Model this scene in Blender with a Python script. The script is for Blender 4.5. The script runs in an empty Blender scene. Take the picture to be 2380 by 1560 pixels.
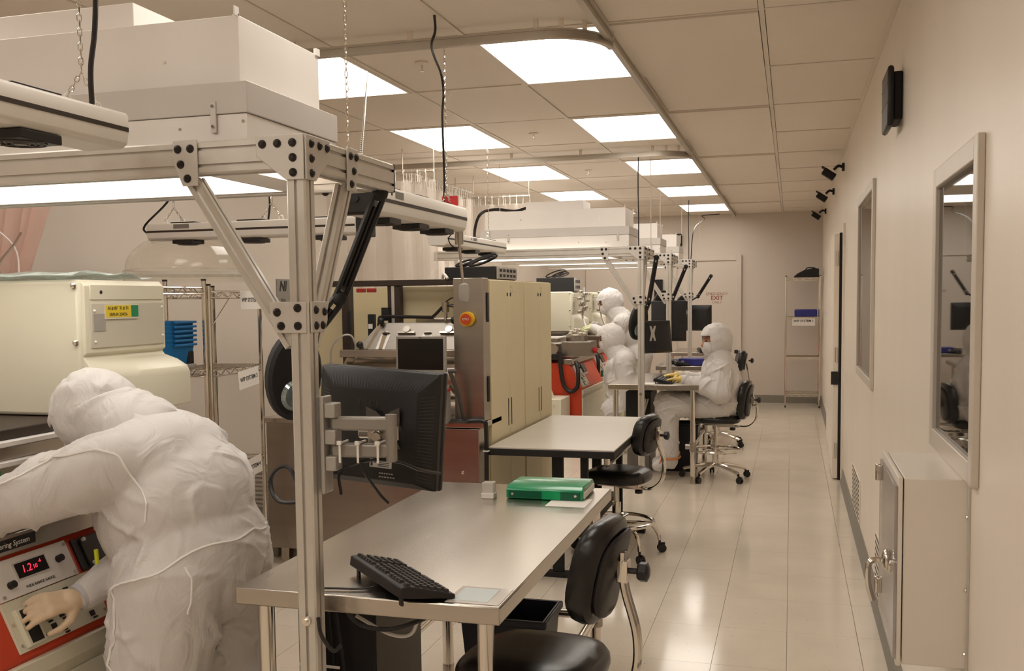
import bpy, bmesh, math, random
from mathutils import Vector as V, Matrix as Mx, noise as NZ
random.seed(7)
S = bpy.context.scene
COL = S.collection

# ------------------------------------------------------------------ camera
YAW, PITCH, ROLL = .2794, .0677, -.0121
def camera():
    cam = bpy.data.cameras.new('camera')
    cam.sensor_width = 36; cam.lens = 2266.42/2380*36
    cam.shift_y = 70.19/2380
    cam.clip_start = .02
    o = bpy.data.objects.new('camera', cam); COL.objects.link(o)
    c, s = math.cos(YAW), math.sin(YAW)
    fwd = V((-s, c, 0)); right = V((c, s, 0)); up = V((0, 0, 1))
    F = fwd*math.cos(PITCH)-up*math.sin(PITCH); u = up*math.cos(PITCH)+fwd*math.sin(PITCH)
    c, s = math.cos(ROLL), math.sin(ROLL)
    r2 = right*c+u*s; u2 = u*c-right*s
    M = Mx((r2, u2, -F)).transposed().to_4x4(); M.translation = V((0, 0, 1.54))
    o.matrix_world = M
    S.camera = o
camera()

# ------------------------------------------------------------------ world, exposure
S.view_settings.view_transform = 'Standard'
S.view_settings.look = 'None'
S.view_settings.exposure = 0.0
S.view_settings.gamma = 1.0
S.view_settings.use_curve_mapping = False
W = bpy.data.worlds.new('world'); S.world = W; W.use_nodes = True
W.node_tree.nodes['Background'].inputs[0].default_value = (.9, .8, .7, 1)
W.node_tree.nodes['Background'].inputs[1].default_value = 0.02
LIGHT_E = 6.3                       # troffer panels in the ceiling
TASK_E = 3.6                        # panels under the fan filter units

# ------------------------------------------------------------------ materials
MATS = {}
def mat(name, col, rough=.5, metal=0., var=.04, scale=8., bump=0., bscale=60., emit=0., trans=0., alpha=1., spec=.5, stretch=None, coat=0., ior=1.45, rvar=0.):
    if name in MATS: return MATS[name]
    m = bpy.data.materials.new(name); m.use_nodes = True
    nt = m.node_tree; b = nt.nodes['Principled BSDF']
    b.inputs['Base Color'].default_value = (*col, 1)
    b.inputs['Roughness'].default_value = rough
    b.inputs['Metallic'].default_value = metal
    b.inputs['Specular IOR Level'].default_value = spec
    b.inputs['IOR'].default_value = ior
    b.inputs['Transmission Weight'].default_value = trans
    b.inputs['Alpha'].default_value = alpha
    if coat: b.inputs['Coat Weight'].default_value = coat; b.inputs['Coat Roughness'].default_value = .08
    if emit:
        b.inputs['Emission Color'].default_value = (*col, 1); b.inputs['Emission Strength'].default_value = emit
    tc = nt.nodes.new('ShaderNodeTexCoord'); mp = nt.nodes.new('ShaderNodeMapping')
    nt.links.new(tc.outputs['Object'], mp.inputs[0])
    if stretch: mp.inputs['Scale'].default_value = stretch
    if var and not emit:
        n = nt.nodes.new('ShaderNodeTexNoise'); n.inputs['Scale'].default_value = scale; n.inputs['Detail'].default_value = 5
        nt.links.new(mp.outputs[0], n.inputs['Vector'])
        r = nt.nodes.new('ShaderNodeValToRGB')
        r.color_ramp.elements[0].position = .3; r.color_ramp.elements[1].position = .7
        r.color_ramp.elements[0].color = (*[c*(1-var) for c in col], 1); r.color_ramp.elements[1].color = (*[min(1, c*(1+var)) for c in col], 1)
        nt.links.new(n.outputs['Fac'], r.inputs[0]); nt.links.new(r.outputs[0], b.inputs['Base Color'])
        if rvar:
            mr = nt.nodes.new('ShaderNodeMapRange'); mr.inputs[3].default_value = rough-rvar; mr.inputs[4].default_value = rough+rvar
            nt.links.new(n.outputs['Fac'], mr.inputs[0]); nt.links.new(mr.outputs[0], b.inputs['Roughness'])
    if bump:
        n2 = nt.nodes.new('ShaderNodeTexNoise'); n2.inputs['Scale'].default_value = bscale; n2.inputs['Detail'].default_value = 4
        nt.links.new(mp.outputs[0], n2.inputs['Vector'])
        bp = nt.nodes.new('ShaderNodeBump'); bp.inputs['Strength'].default_value = bump; bp.inputs['Distance'].default_value = .01
        nt.links.new(n2.outputs['Fac'], bp.inputs['Height']); nt.links.new(bp.outputs[0], b.inputs['Normal'])
    MATS[name] = m
    return m

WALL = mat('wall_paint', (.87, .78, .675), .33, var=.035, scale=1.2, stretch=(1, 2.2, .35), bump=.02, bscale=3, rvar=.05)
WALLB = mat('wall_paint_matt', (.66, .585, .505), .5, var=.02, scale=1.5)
CEILM = mat('ceiling_tile_vinyl', (.82, .73, .62), .55, var=.02, scale=2, bump=.01)
GRIDM = mat('ceiling_grid', (.78, .69, .58), .4, var=.02)
GROOVE = mat('joint_shadow_gap', (.10, .085, .07), .8)
RAILM = mat('track_aluminium', (.50, .45, .38), .4, .6, var=.03)
FLOORM = mat('vinyl_floor_tile', (.74, .66, .55), .13, var=.05, scale=3, rvar=.03, bump=.012, bscale=2.0)
FLOORG = mat('floor_joint', (.22, .19, .155), .5)
COVE = mat('vinyl_cove_base', (.26, .24, .20), .5, var=.05)
LAMP = mat('troffer_diffuser', (1.0, .94, .86), .5, emit=LIGHT_E)
TASK = mat('task_diffuser', (1.0, .95, .88), .5, emit=TASK_E)
WHITE = mat('white_enamel', (.80, .755, .71), .35, var=.015)
GREYP = mat('grey_enamel', (.58, .545, .50), .4, var=.02)
WPLAST = mat('white_plastic', (.76, .715, .65), .38, var=.02)
ALU = mat('anodised_aluminium', (.62, .585, .53), .34, .55, var=.03, scale=20)
PLATE = mat('gusset_plate', (.60, .56, .51), .45, .25, var=.02)
BLK = mat('black_plastic', (.012, .010, .010), .4, var=.1)
BLKM = mat('matt_black', (.010, .009, .009), .65, var=.1)
BOLT = mat('black_bolt', (.018, .013, .011), .35, .3)
VINYL = mat('black_vinyl', (.011, .0095, .009), .28, var=.1, bump=.03, bscale=200)
STEEL = mat('brushed_steel', (.50, .455, .40), .26, 1., var=.06, scale=6, stretch=(1, .12, 1), rvar=.05)
STEELD = mat('steel_panel', (.40, .36, .315), .30, 1., var=.05, scale=5, stretch=(.3, .3, 3), rvar=.05)
CHROME = mat('chrome', (.72, .68, .62), .12, 1., var=.02)
CREAM = mat('cream_enamel', (.66, .57, .36), .4, var=.03, scale=3)
IVORY = mat('ivory_enamel', (.70, .66, .52), .4, var=.03, scale=3)
IVORYD = mat('ivory_panel', (.56, .52, .42), .45, var=.03, scale=3)
RED = mat('red_enamel', (.56, .055, .018), .38, var=.05, scale=4)
DKBR = mat('dark_brown_frame', (.035, .022, .015), .5, var=.1)
GREEN = mat('green_plastic', (.0, .24, .09), .22, var=.05, coat=.3)
GREEND = mat('green_plastic_dark', (.0, .09, .04), .25)
GREENT = mat('green_label', (.01, .22, .09), .5)
BLUE = mat('blue_bin', (.01, .16, .42), .3, var=.05, trans=.0)
BLUE2 = mat('blue_case', (.03, .03, .22), .4)
YELLOW = mat('yellow_label', (.75, .55, .03), .5)
PAPER = mat('paper', (.78, .74, .68), .7, var=.01)
PAPERB = mat('pale_blue_paper', (.60, .66, .66), .6, var=.01)
INK = mat('black_ink', (.02, .017, .015), .7)
INKR = mat('dull_red_ink', (.30, .10, .07), .7)
LED = mat('red_led', (1., .03, .08), .5, emit=1.2)
SUIT = None
GLOVEY = mat('yellow_nitrile', (.72, .52, .13), .45, var=.06, scale=40)
GLOVEB = mat('beige_latex', (.62, .47, .31), .45, var=.06, scale=40)
GLOVEG = mat('pale_green_latex', (.60, .62, .36), .45, var=.06, scale=40)
SKIN = mat('skin', (.42, .19, .11), .5, var=.06, scale=60)
EYE = mat('eye_dark', (.03, .015, .01), .3)
ORANGE = mat('orange_strap', (.62, .20, .04), .6)
PINK = mat('pink_vinyl_curtain', (.78, .53, .45), .3, var=.08, scale=2, alpha=.72, stretch=(6, 6, .5))
STRIP = mat('clear_vinyl_strip', (.74, .66, .58), .16, var=.06, scale=3, alpha=.34, stretch=(1, 1, .15))
CLEAR = mat('clear_acrylic', (.96, .95, .92), .03, trans=1., var=0, ior=1.3)
FILM = mat('plastic_film', (.55, .62, .57), .15, var=.06, scale=20, alpha=.55, bump=.5, bscale=25)
GLASSD = mat('dark_window_glass', (.012, .011, .010), .02, var=0, spec=.8, ior=1.6)
LENSG = mat('lens_glass', (.30, .36, .36), .08, .6, var=.5, scale=25)
LAMI = mat('grey_laminate', (.62, .57, .50), .3, var=.03, scale=4)
RUBBER = mat('rubber', (.012, .010, .009), .6, var=.1)
NAVY = mat('navy_bin', (.010, .011, .022), .4, var=.1)
SCREEN = mat('dark_screen', (.010, .008, .007), .22, var=0)
SILVER = mat('silver_plastic', (.42, .395, .36), .35, .3, var=.02)
EMO_Y = mat('yellow_ring', (.75, .50, .02), .4)
EMO_R = mat('red_button', (.60, .07, .015), .4)
REDP = mat('red_plastic', (.62, .03, .03), .4)
LIME = mat('lime_tag', (.62, .68, .03), .5)

def flecks(m):
    # vinyl composition tile: fine dark and light flecks, laid out in world position so tiles differ
    nt = m.node_tree; b = nt.nodes['Principled BSDF']; g = nt.nodes.new('ShaderNodeNewGeometry')
    for n in list(nt.nodes):
        if n.type == 'MAPPING': nt.links.new(g.outputs['Position'], n.inputs[0])
    src = b.inputs['Base Color'].links[0].from_socket
    mp = nt.nodes.new('ShaderNodeMapping'); mp.inputs['Scale'].default_value = (26, 60, 1); nt.links.new(g.outputs['Position'], mp.inputs[0])
    n = nt.nodes.new('ShaderNodeTexNoise'); n.inputs['Scale'].default_value = 1.6; n.inputs['Detail'].default_value = 3; nt.links.new(mp.outputs[0], n.inputs['Vector'])
    r = nt.nodes.new('ShaderNodeValToRGB'); r.color_ramp.elements[0].position = .69; r.color_ramp.elements[1].position = .74
    r.color_ramp.elements[0].color = (0, 0, 0, 1); r.color_ramp.elements[1].color = (1, 1, 1, 1); nt.links.new(n.outputs['Fac'], r.inputs[0])
    mx = nt.nodes.new('ShaderNodeMix'); mx.data_type = 'RGBA'; mx.inputs[7].default_value = (.36, .30, .235, 1)
    nt.links.new(r.outputs[0], mx.inputs[0]); nt.links.new(src, mx.inputs[6]); nt.links.new(mx.outputs[2], b.inputs['Base Color'])
flecks(FLOORM)
def suit_mat():
    m = bpy.data.materials.new('coverall_fabric'); m.use_nodes = True
    nt = m.node_tree; b = nt.nodes['Principled BSDF']
    b.inputs['Base Color'].default_value = (.74, .70, .67, 1); b.inputs['Roughness'].default_value = .55
    b.inputs['Sheen Weight'].default_value = .15
    tc = nt.nodes.new('ShaderNodeTexCoord')
    # woven antistatic grid: fine thread lines
    sep = nt.nodes.new('ShaderNodeSeparateXYZ'); nt.links.new(tc.outputs['Object'], sep.inputs[0])
    def line(o):
        a = nt.nodes.new('ShaderNodeMath'); a.operation = 'MULTIPLY'; a.inputs[1].default_value = 190.
        nt.links.new(sep.outputs[o], a.inputs[0])
        f = nt.nodes.new('ShaderNodeMath'); f.operation = 'FRACT'; nt.links.new(a.outputs[0], f.inputs[0])
        g = nt.nodes.new('ShaderNodeMath'); g.operation = 'LESS_THAN'; g.inputs[1].default_value = .14
        nt.links.new(f.outputs[0], g.inputs[0]); return g
    l1, l2 = line(0), line(2)
    mx = nt.nodes.new('ShaderNodeMath'); mx.operation = 'MAXIMUM'
    nt.links.new(l1.outputs[0], mx.inputs[0]); nt.links.new(l2.outputs[0], mx.inputs[1])
    cm = nt.nodes.new('ShaderNodeMix'); cm.data_type = 'RGBA'
    cm.inputs[6].default_value = (.63, .595, .57, 1); cm.inputs[7].default_value = (.605, .57, .545, 1)
    nt.links.new(mx.outputs[0], cm.inputs[0]); nt.links.new(cm.outputs[2], b.inputs['Base Color'])
    mp = nt.nodes.new('ShaderNodeMapping'); mp.inputs['Rotation'].default_value = (.5, .3, .6); mp.inputs['Scale'].default_value = (1, .8, .55)
    nt.links.new(tc.outputs['Object'], mp.inputs[0])
    n = nt.nodes.new('ShaderNodeTexNoise'); n.inputs['Scale'].default_value = 10.0; n.inputs['Detail'].default_value = 3; n.inputs['Distortion'].default_value = 1.6
    nt.links.new(mp.outputs[0], n.inputs['Vector'])
    bp = nt.nodes.new('ShaderNodeBump'); bp.inputs['Strength'].default_value = .6; bp.inputs['Distance'].default_value = .022
    nt.links.new(n.outputs['Fac'], bp.inputs['Height']); nt.links.new(bp.outputs[0], b.inputs['Normal'])
    return m
SUIT = suit_mat()
SEAM = mat('white_seam', (.82, .79, .76), .6, var=.02)
HOODM = SUIT

# ------------------------------------------------------------------ mesh helpers
class MB:
    def __init__(s): s.v = []; s.f = []; s.m = []; s.cur = 0
    def mt(s, i): s.cur = i; return s
    def add(s, vs, fs, M=None):
        o = len(s.v)
        s.v += [tuple(M @ V(p)) if M is not None else tuple(p) for p in vs]
        s.f += [[i+o for i in f] for f in fs]; s.m += [s.cur]*len(fs); return s
    def box(s, x0, x1, y0, y1, z0, z1, M=None):
        return s.add([(x0,y0,z0),(x1,y0,z0),(x1,y1,z0),(x0,y1,z0),(x0,y0,z1),(x1,y0,z1),(x1,y1,z1),(x0,y1,z1)],
                     [(0,3,2,1),(4,5,6,7),(0,1,5,4),(1,2,6,5),(2,3,7,6),(3,0,4,7)], M)
    def cb(s, c, d, M=None):
        x, y, z = c; a, b, h = d[0]/2, d[1]/2, d[2]/2
        return s.box(x-a, x+a, y-b, y+b, z-h, z+h, M)
    def cyl(s, p0, p1, r0, r1=None, n=12, caps=True):
        r1 = r0 if r1 is None else r1
        p0, p1 = V(p0), V(p1); d = (p1-p0).normalized()
        a = d.orthogonal().normalized(); b = d.cross(a)
        vs = []
        for p, r in ((p0, r0), (p1, r1)):
            for i in range(n):
                t = 2*math.pi*i/n; vs.append(p+a*(r*math.cos(t))+b*(r*math.sin(t)))
        fs = [(i, (i+1) % n, n+(i+1) % n, n+i) for i in range(n)]
        if caps: fs += [tuple(reversed(range(n))), tuple(range(n, 2*n))]
        return s.add(vs, fs)
    def tube(s, pts, r, n=6, closed=False):
        pts = [V(p) for p in pts]; N = len(pts); vs = []; prev = None
        for i, p in enumerate(pts):
            if closed: d = pts[(i+1) % N]-pts[i-1]
            else: d = pts[min(i+1, N-1)]-pts[max(i-1, 0)]
            d.normalize()
            if prev is None: a = d.orthogonal().normalized()
            else:
                a = prev-d*prev.dot(d)
                a = a.normalized() if a.length > 1e-6 else d.orthogonal().normalized()
            prev = a; b = d.cross(a); rr = r[i] if isinstance(r, (list, tuple)) else r
            for k in range(n):
                t = 2*math.pi*k/n; vs.append(p+a*(rr*math.cos(t))+b*(rr*math.sin(t)))
        fs = []
        for i in range(N if closed else N-1):
            j = (i+1) % N
            for k in range(n): fs.append((i*n+k, i*n+(k+1) % n, j*n+(k+1) % n, j*n+k))
        if not closed: fs += [tuple(reversed(range(n))), tuple(range((N-1)*n, N*n))]
        return s.add(vs, fs)
    def lathe(s, prof, c=(0, 0, 0), n=24, M=None, caps=True):
        vs = []; c = V(c)
        for r, z in prof:
            for i in range(n):
                t = 2*math.pi*i/n; vs.append(c+V((r*math.cos(t), r*math.sin(t), z)))
        fs = []; N = len(prof)
        for j in range(N-1):
            for i in range(n): fs.append((j*n+i, j*n+(i+1) % n, (j+1)*n+(i+1) % n, (j+1)*n+i))
        if caps: fs += [tuple(reversed(range(n))), tuple(range((N-1)*n, N*n))]
        return s.add(vs, fs, M)
    def prism(s, poly, axis, a, b, M=None):
        def P(u, w, t):
            return (t, u, w) if axis == 'x' else ((u, t, w) if axis == 'y' else (u, w, t))
        n = len(poly); vs = [P(u, w, a) for u, w in poly]+[P(u, w, b) for u, w in poly]
        fs = [(i, (i+1) % n, n+(i+1) % n, n+i) for i in range(n)]+[tuple(reversed(range(n))), tuple(range(n, 2*n))]
        return s.add(vs, fs, M)
    def ell(s, c, r, M=None, n=16, m=10):
        vs = []; c = V(c)
        if not hasattr(r, '__len__'): r = (r, r, r)
        vs.append(V((0, 0, r[2])))
        for j in range(1, m):
            ph = math.pi*j/m
            for i in range(n):
                t = 2*math.pi*i/n; vs.append(V((r[0]*math.sin(ph)*math.cos(t), r[1]*math.sin(ph)*math.sin(t), r[2]*math.cos(ph))))
        vs.append(V((0, 0, -r[2])))
        R3 = M.to_3x3() if M is not None else Mx.Identity(3)
        vs = [c+R3 @ v for v in vs]
        fs = [(0, 1+i, 1+(i+1) % n) for i in range(n)]
        for j in range(m-2):
            for i in range(n): fs.append((1+j*n+i, 1+(j+1)*n+i, 1+(j+1)*n+(i+1) % n, 1+j*n+(i+1) % n))
        k = 1+(m-2)*n; L = len(vs)-1
        fs += [(k+i, L, k+(i+1) % n) for i in range(n)]
        return s.add(vs, fs)
    def cap(s, p0, p1, r0, r1, n=14):          # capsule-like tapered limb (closed)
        p0, p1 = V(p0), V(p1)
        d = p1-p0; L = d.length
        if L < 1e-6: return s.ell(p0, max(r0, r1))
        q = d.to_track_quat('Z', 'Y').to_matrix().to_4x4(); q.translation = p0
        prof = []
        for k in range(1, 5):
            t = math.pi/2*(1-k/4); prof.append((max(1e-4, r0*math.cos(t)), -r0*math.sin(t)))
        for k in range(0, 4):
            t = math.pi/2*k/4; prof.append((r1*math.cos(t), L+r1*math.sin(t)))
        return s.lathe(prof, n=n, M=q)

def mesh_of(mb, name, recalc=True):
    me = bpy.data.meshes.new(name); me.from_pydata(mb.v, [], mb.f)
    me.polygons.foreach_set('material_index', mb.m)
    if recalc:
        bm = bmesh.new(); bm.from_mesh(me); bmesh.ops.recalc_face_normals(bm, faces=bm.faces); bm.to_mesh(me); bm.free()
    me.shade_smooth(); me.set_sharp_from_angle(angle=.62)
    return me

def obj(name, mb, mats, parent=None, loc=None, rot=None, bevel=0., label=None, cat=None, group=None, kind=None, seg=2):
    me = mb if isinstance(mb, bpy.types.Mesh) else mesh_of(mb, name)
    if not isinstance(mats, (list, tuple)): mats = [mats]
    if not me.materials:
        for m in mats: me.materials.append(m)
    o = bpy.data.objects.new(name, me); COL.objects.link(o)
    if parent is not None: o.parent = parent
    if loc is not None: o.location = loc
    if rot is not None: o.rotation_euler = rot
    if bevel:
        md = o.modifiers.new('bevel', 'BEVEL'); md.width = bevel; md.segments = seg; md.limit_method = 'ANGLE'; md.angle_limit = .6
    if label: o['label'] = label
    if cat: o['category'] = cat
    if group: o['group'] = group
    if kind: o['kind'] = kind
    return o

def thing(name, label, cat, loc=(0, 0, 0), rz=0., group=None):
    o = bpy.data.objects.new(name, None); COL.objects.link(o); o.empty_display_size = .1
    o.location = loc; o.rotation_euler = (0, 0, rz); o['label'] = label; o['category'] = cat
    if group: o['group'] = group
    return o

def dup(root, loc=None, rz=None, label=None):
    r = root.copy(); COL.objects.link(r)
    if loc is not None: r.location = loc
    if rz is not None: r.rotation_euler = (0, 0, rz)
    if label: r['label'] = label
    for ch in list(root.children):
        c = ch.copy(); COL.objects.link(c); c.parent = r
        for g in list(ch.children):
            d = g.copy(); COL.objects.link(d); d.parent = c
    return r

def text(name, body, size, at, xd, yd, m, parent=None, align='CENTER', ext=.0004, shear=0., bold=0., sx=1., off=None):
    cu = bpy.data.curves.new(name, 'FONT'); cu.body = body; cu.size = size; cu.align_x = align; cu.align_y = 'CENTER'
    cu.extrude = ext; cu.shear = shear; cu.offset = bold; cu.resolution_u = 2
    t = bpy.data.objects.new(name, cu); COL.objects.link(t)
    dg = bpy.context.evaluated_depsgraph_get()
    me = bpy.data.meshes.new_from_object(t.evaluated_get(dg))
    bpy.data.objects.remove(t); bpy.data.curves.remove(cu)
    xd = V(xd).normalized(); yd = V(yd).normalized(); zd = xd.cross(yd)
    M = Mx((xd*sx, yd, zd)).transposed().to_4x4(); M.translation = V(at)
    me.transform(M); me.materials.clear(); me.materials.append(m)
    o = bpy.data.objects.new(name, me); COL.objects.link(o)
    if parent is not None: o.parent = parent
    return o

def bez(pts, n=6):                             # smooth curve (Catmull-Rom) through points
    pts = [V(p) for p in pts]; P = [pts[0]*2-pts[1]]+pts+[pts[-1]*2-pts[-2]]; out = []
    for i in range(1, len(P)-2):
        for k in range(n):
            t = k/n; a, b, c, d = P[i-1], P[i], P[i+1], P[i+2]
            out.append(.5*((2*b)+(c-a)*t+(2*a-5*b+4*c-d)*t*t+(3*b-a-3*c+d)*t**3))
    out.append(pts[-1]); return out

def tslot(w, h, nw=1, nh=1, g=.008, d=.007):   # extrusion outline centred at 0, slots on each side
    pts = []
    def side(L, n):
        xs = []
        for k in range(n):
            c = -L/2+L*(k+.5)/n; xs += [(c-g/2, 0), (c-g/2, d), (c+g/2, d), (c+g/2, 0)]
        return xs
    r = .004
    pts.append((-w/2+r, -h/2)); pts += [(x, -h/2+e) for x, e in side(w, nw)]; pts.append((w/2-r, -h/2))
    pts.append((w/2, -h/2+r)); pts += [(w/2-e, x) for x, e in side(h, nh)]; pts.append((w/2, h/2-r))
    pts.append((w/2-r, h/2)); pts += [(-x, h/2-e) for x, e in side(w, nw)]; pts.append((-w/2+r, h/2))
    pts.append((-w/2, h/2-r)); pts += [(-w/2+e, -x) for x, e in side(h, nh)]; pts.append((-w/2, -h/2+r))
    return pts

def ribbon(mb, pts, w, h):
    pts = [V(p) for p in pts]; N = len(pts); vs = []
    for i, p in enumerate(pts):
        d = pts[min(i+1, N-1)]-pts[max(i-1, 0)]; d.z = 0; d.normalize(); n = V((-d.y, d.x, 0))*(w/2)
        vs += [p+n, p-n, p-n+V((0, 0, h)), p+n+V((0, 0, h))]
    fs = [(i*4+k, i*4+(k+1) % 4, i*4+4+(k+1) % 4, i*4+4+k) for i in range(N-1) for k in range(4)]+[(3, 2, 1, 0), ((N-1)*4, (N-1)*4+1, (N-1)*4+2, (N-1)*4+3)]
    return mb.add(vs, fs)

def extr(mb, p0, p1, w, h, nw=1, nh=1, up=(0, 0, 1)):
    p0, p1 = V(p0), V(p1); d = (p1-p0); L = d.length; d.normalize()
    up = V(up)
    if abs(d.dot(up)) > .98: up = V((0, 1, 0))
    a = d.cross(up).normalized(); b = a.cross(d)
    M = Mx((a, b, d)).transposed().to_4x4(); M.translation = p0
    return mb.prism(tslot(w, h, nw, nh), 'z', 0, L, M)

def struct(name, mb, m, parent=None, label=None, **k):
    o = obj(name, mb, m, parent, **k)
    if parent is None: o['kind'] = 'structure'
    if label: o['label'] = label
    return o
# ------------------------------------------------------------------ the room
XR, XL, YB, YF, ZC = .42, -3.6, 14.6, -3.4, 2.74
# floor slab with tiles laid on it; the tiles in view are single pieces
fl = struct('floor', MB().box(XL-.1, XR+.1, YF-.1, YB+.1, -.1, -.003), FLOORG, label='glossy beige vinyl tile floor')
TW, TD = .305, .48
tx0, ty0 = .425-.13, 4.56
tile_me = mesh_of(MB().box(-TW/2+.0009, TW/2-.0009, -TD/2+.0006, TD/2-.0006, -.003, 0), 'floor_tile')
cells = []
nx0 = int(math.ceil((XL-tx0)/TW)); ny0 = int(math.floor((YF-ty0)/TD))
for i in range(nx0, 1):
    for j in range(ny0, int((YB-ty0)/TD)+1):
        x1 = tx0+i*TW; x0 = x1-TW; y0 = ty0+j*TD; y1 = y0+TD
        cells.append((x0, x1, y0, y1))
vis = [c for c in cells if c[1] > -1.55 and c[2] > 2.2 and c[0] > XL and c[3] < YB+.3]
vis.sort(key=lambda c: c[2]); vis = vis[:290]
vs = set(vis); rest = MB()
for c in cells:
    if c in vs: obj('floor_tile', tile_me, FLOORM, fl, loc=((c[0]+c[1])/2, (c[2]+c[3])/2, 0))
    else: rest.box(max(c[0], XL)+.0009, c[1]-.0009, c[2]+.0006, c[3]-.0006, -.003, 0)
obj('floor_tiles_beyond', rest, FLOORM, fl, kind='stuff')
bord = MB()
for j in range(ny0, int((YB-ty0)/TD)+1): bord.box(tx0+.0015, XR, ty0+j*TD+.001, ty0+(j+1)*TD-.001, -.003, 0)
obj('floor_border_tiles', bord, FLOORM, fl, kind='stuff')

# right wall with openings for window and door recess
def wall_with_holes(name, x0, x1, holes, m, label):
    ys = sorted(set([YF, YB]+[h[0] for h in holes]+[h[1] for h in holes])); mb = MB()
    for a, b in zip(ys[:-1], ys[1:]):
        hs = [h for h in holes if h[0] <= a+1e-6 and h[1] >= b-1e-6]
        if not hs: mb.box(x0, x1, a, b, 0, ZC)
        else:
            h = hs[0]
            if h[2] > 0: mb.box(x0, x1, a, b, 0, h[2])
            mb.box(x0, x1, a, b, h[3], ZC)
    return struct(name, mb, m, label=label)
WINS = [(2.49, 3.11, 1.145, 1.85), (5.51, 6.62, 1.09, 2.10)]
DOOR1 = (8.50, 9.40, 0, 2.08)
DOOR2 = (10.25, 11.05, 0, 2.03)
wr = wall_with_holes('wall_right', XR, XR+.12, WINS+[DOOR1, DOOR2], WALL, 'long glossy beige cleanroom wall with windows')
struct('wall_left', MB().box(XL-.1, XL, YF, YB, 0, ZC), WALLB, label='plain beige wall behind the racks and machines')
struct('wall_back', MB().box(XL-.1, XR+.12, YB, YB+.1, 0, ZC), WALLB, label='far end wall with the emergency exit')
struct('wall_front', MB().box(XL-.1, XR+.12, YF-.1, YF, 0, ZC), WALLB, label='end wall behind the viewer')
for i, (a, b, z0, z1) in enumerate(WINS):
    w = struct('window_%d' % (i+1), MB().box(XR-.006, XR-.002, a-.004, b+.004, z0-.004, z1+.004), GLASSD, label='dark reflecting window in the right wall, %s' % ('the nearer one above the white box' if i == 0 else 'the farther one beside the door'))
    fr = MB(); t = .055 if i == 0 else .05; e = .018
    fr.box(XR-e, XR, a-t*.9, a, z0-t, z1+t); fr.box(XR-e, XR, b, b+t*.9, z0-t, z1+t)
    fr.box(XR-e, XR, a, b, z0-t, z0); fr.box(XR-e, XR, a, b, z1, z1+t)
    obj('window_frame', fr, mat('window_trim', (.66, .59, .51), .35, .1, var=.02), w, bevel=.003)
    bk = MB().box(XR+.0, XR+.11, a, b, z0, z1)
    obj('backing', bk, BLKM, w)

def door(n, d, label, handle=True):
    a, b, z0, z1 = d
    dd = struct('door_%d' % n, MB().box(XR-.082, XR-.042, a+.03, b-.02, .012, z1-.03) if handle else MB().box(XR-.05, XR-.012, a+.03, b-.02, .012, z1-.03), WALL, label=label)
    obj('door_gap', MB().box(XR-.040 if handle else XR-.011, XR+.11, a+.022, b-.022, .0, z1-.022), BLKM, dd)
    f = MB(); t = .05
    f.box(XR-.02, XR+.13, a-t, a+.02, 0, z1+t); f.box(XR-.02, XR+.13, b-.02, b+t, 0, z1+t); f.box(XR-.02, XR+.13, a+.02, b-.02, z1-.02, z1+t)
    obj('door_frame', f, WALL, dd, bevel=.003)
    for z in (.25, 1.05, 1.85):
        obj('hinge', MB().cyl((XR-(.062 if handle else .03), a+.024, z-.06), (XR-(.062 if handle else .03), a+.024, z+.06), .010, n=8), CHROME, dd)
    if handle:
        obj('latch', MB().box(XR-.10, XR-.045, a+.012, a+.03, .80, .91), BLK, dd, bevel=.004)
    return dd
door(1, DOOR1, 'near beige door standing in the right wall with dark latch')
door(2, DOOR2, 'farther plain beige door frame in the right wall', False)
obj('void', MB().box(XR+.1, XR+.125, DOOR1[0], DOOR1[1], 0, DOOR1[3]).box(XR+.1, XR+.125, DOOR2[0], DOOR2[1], 0, DOOR2[3]), BLKM, wr)
# cove base on the right wall
def base_r(n, a, b): struct('baseboard_right' if n == 0 else 'baseboard_right_%d' % n, MB().prism([(XR, .1), (XR-.006, .1), (XR-.010, .03), (XR-.028, .002), (XR, .002)], 'y', a, b), COVE, label='grey vinyl cove base along the right wall, %s' % ('nearest run', 'run between the two doors', 'farthest run')[n])
base_r(0, YF, DOOR1[0]-.05); base_r(1, DOOR1[1]+.05, DOOR2[0]-.05); base_r(2, DOOR2[1]+.05, YB)
struct('baseboard_back', MB().box(XL, XR, YB-.012, YB, .0, .11), COVE, label='grey vinyl cove base on the far end wall', bevel=.002)
struct('baseboard_left', MB().box(XL, XL+.012, YF, YB, .0, .11), COVE, label='grey vinyl cove base on the left wall', bevel=.002)

# emergency exit door in the back wall
ex = struct('door_3', MB().box(-1.63, -.775, YB-.03, YB, .01, 2.07), WALLB, label='emergency exit door in the far end wall with red lettering')
f = MB(); f.box(-.775, -.70, YB-.05, YB, 0, 2.15); f.box(-1.70, -1.63, YB-.05, YB, 0, 2.15); f.box(-1.63, -.775, YB-.05, YB, 2.07, 2.15)
obj('door_frame', f, WALLB, ex, bevel=.004)
for s, z, h, bo in (('EMERGENCY', 1.585, .055, 0), ('EXIT', 1.525, .085, .002), ('ONLY', 1.462, .05, 0)):
    text('lettering', s, h, (-1.05, YB-.0305, z), (1, 0, 0), (0, 0, 1), INKR, ex, bold=bo)
struct('door_4', MB().box(-3.0, -2.12, YB-.03, YB, .01, 2.12), WALLB, label='plain far door half hidden behind the work frames')

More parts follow.
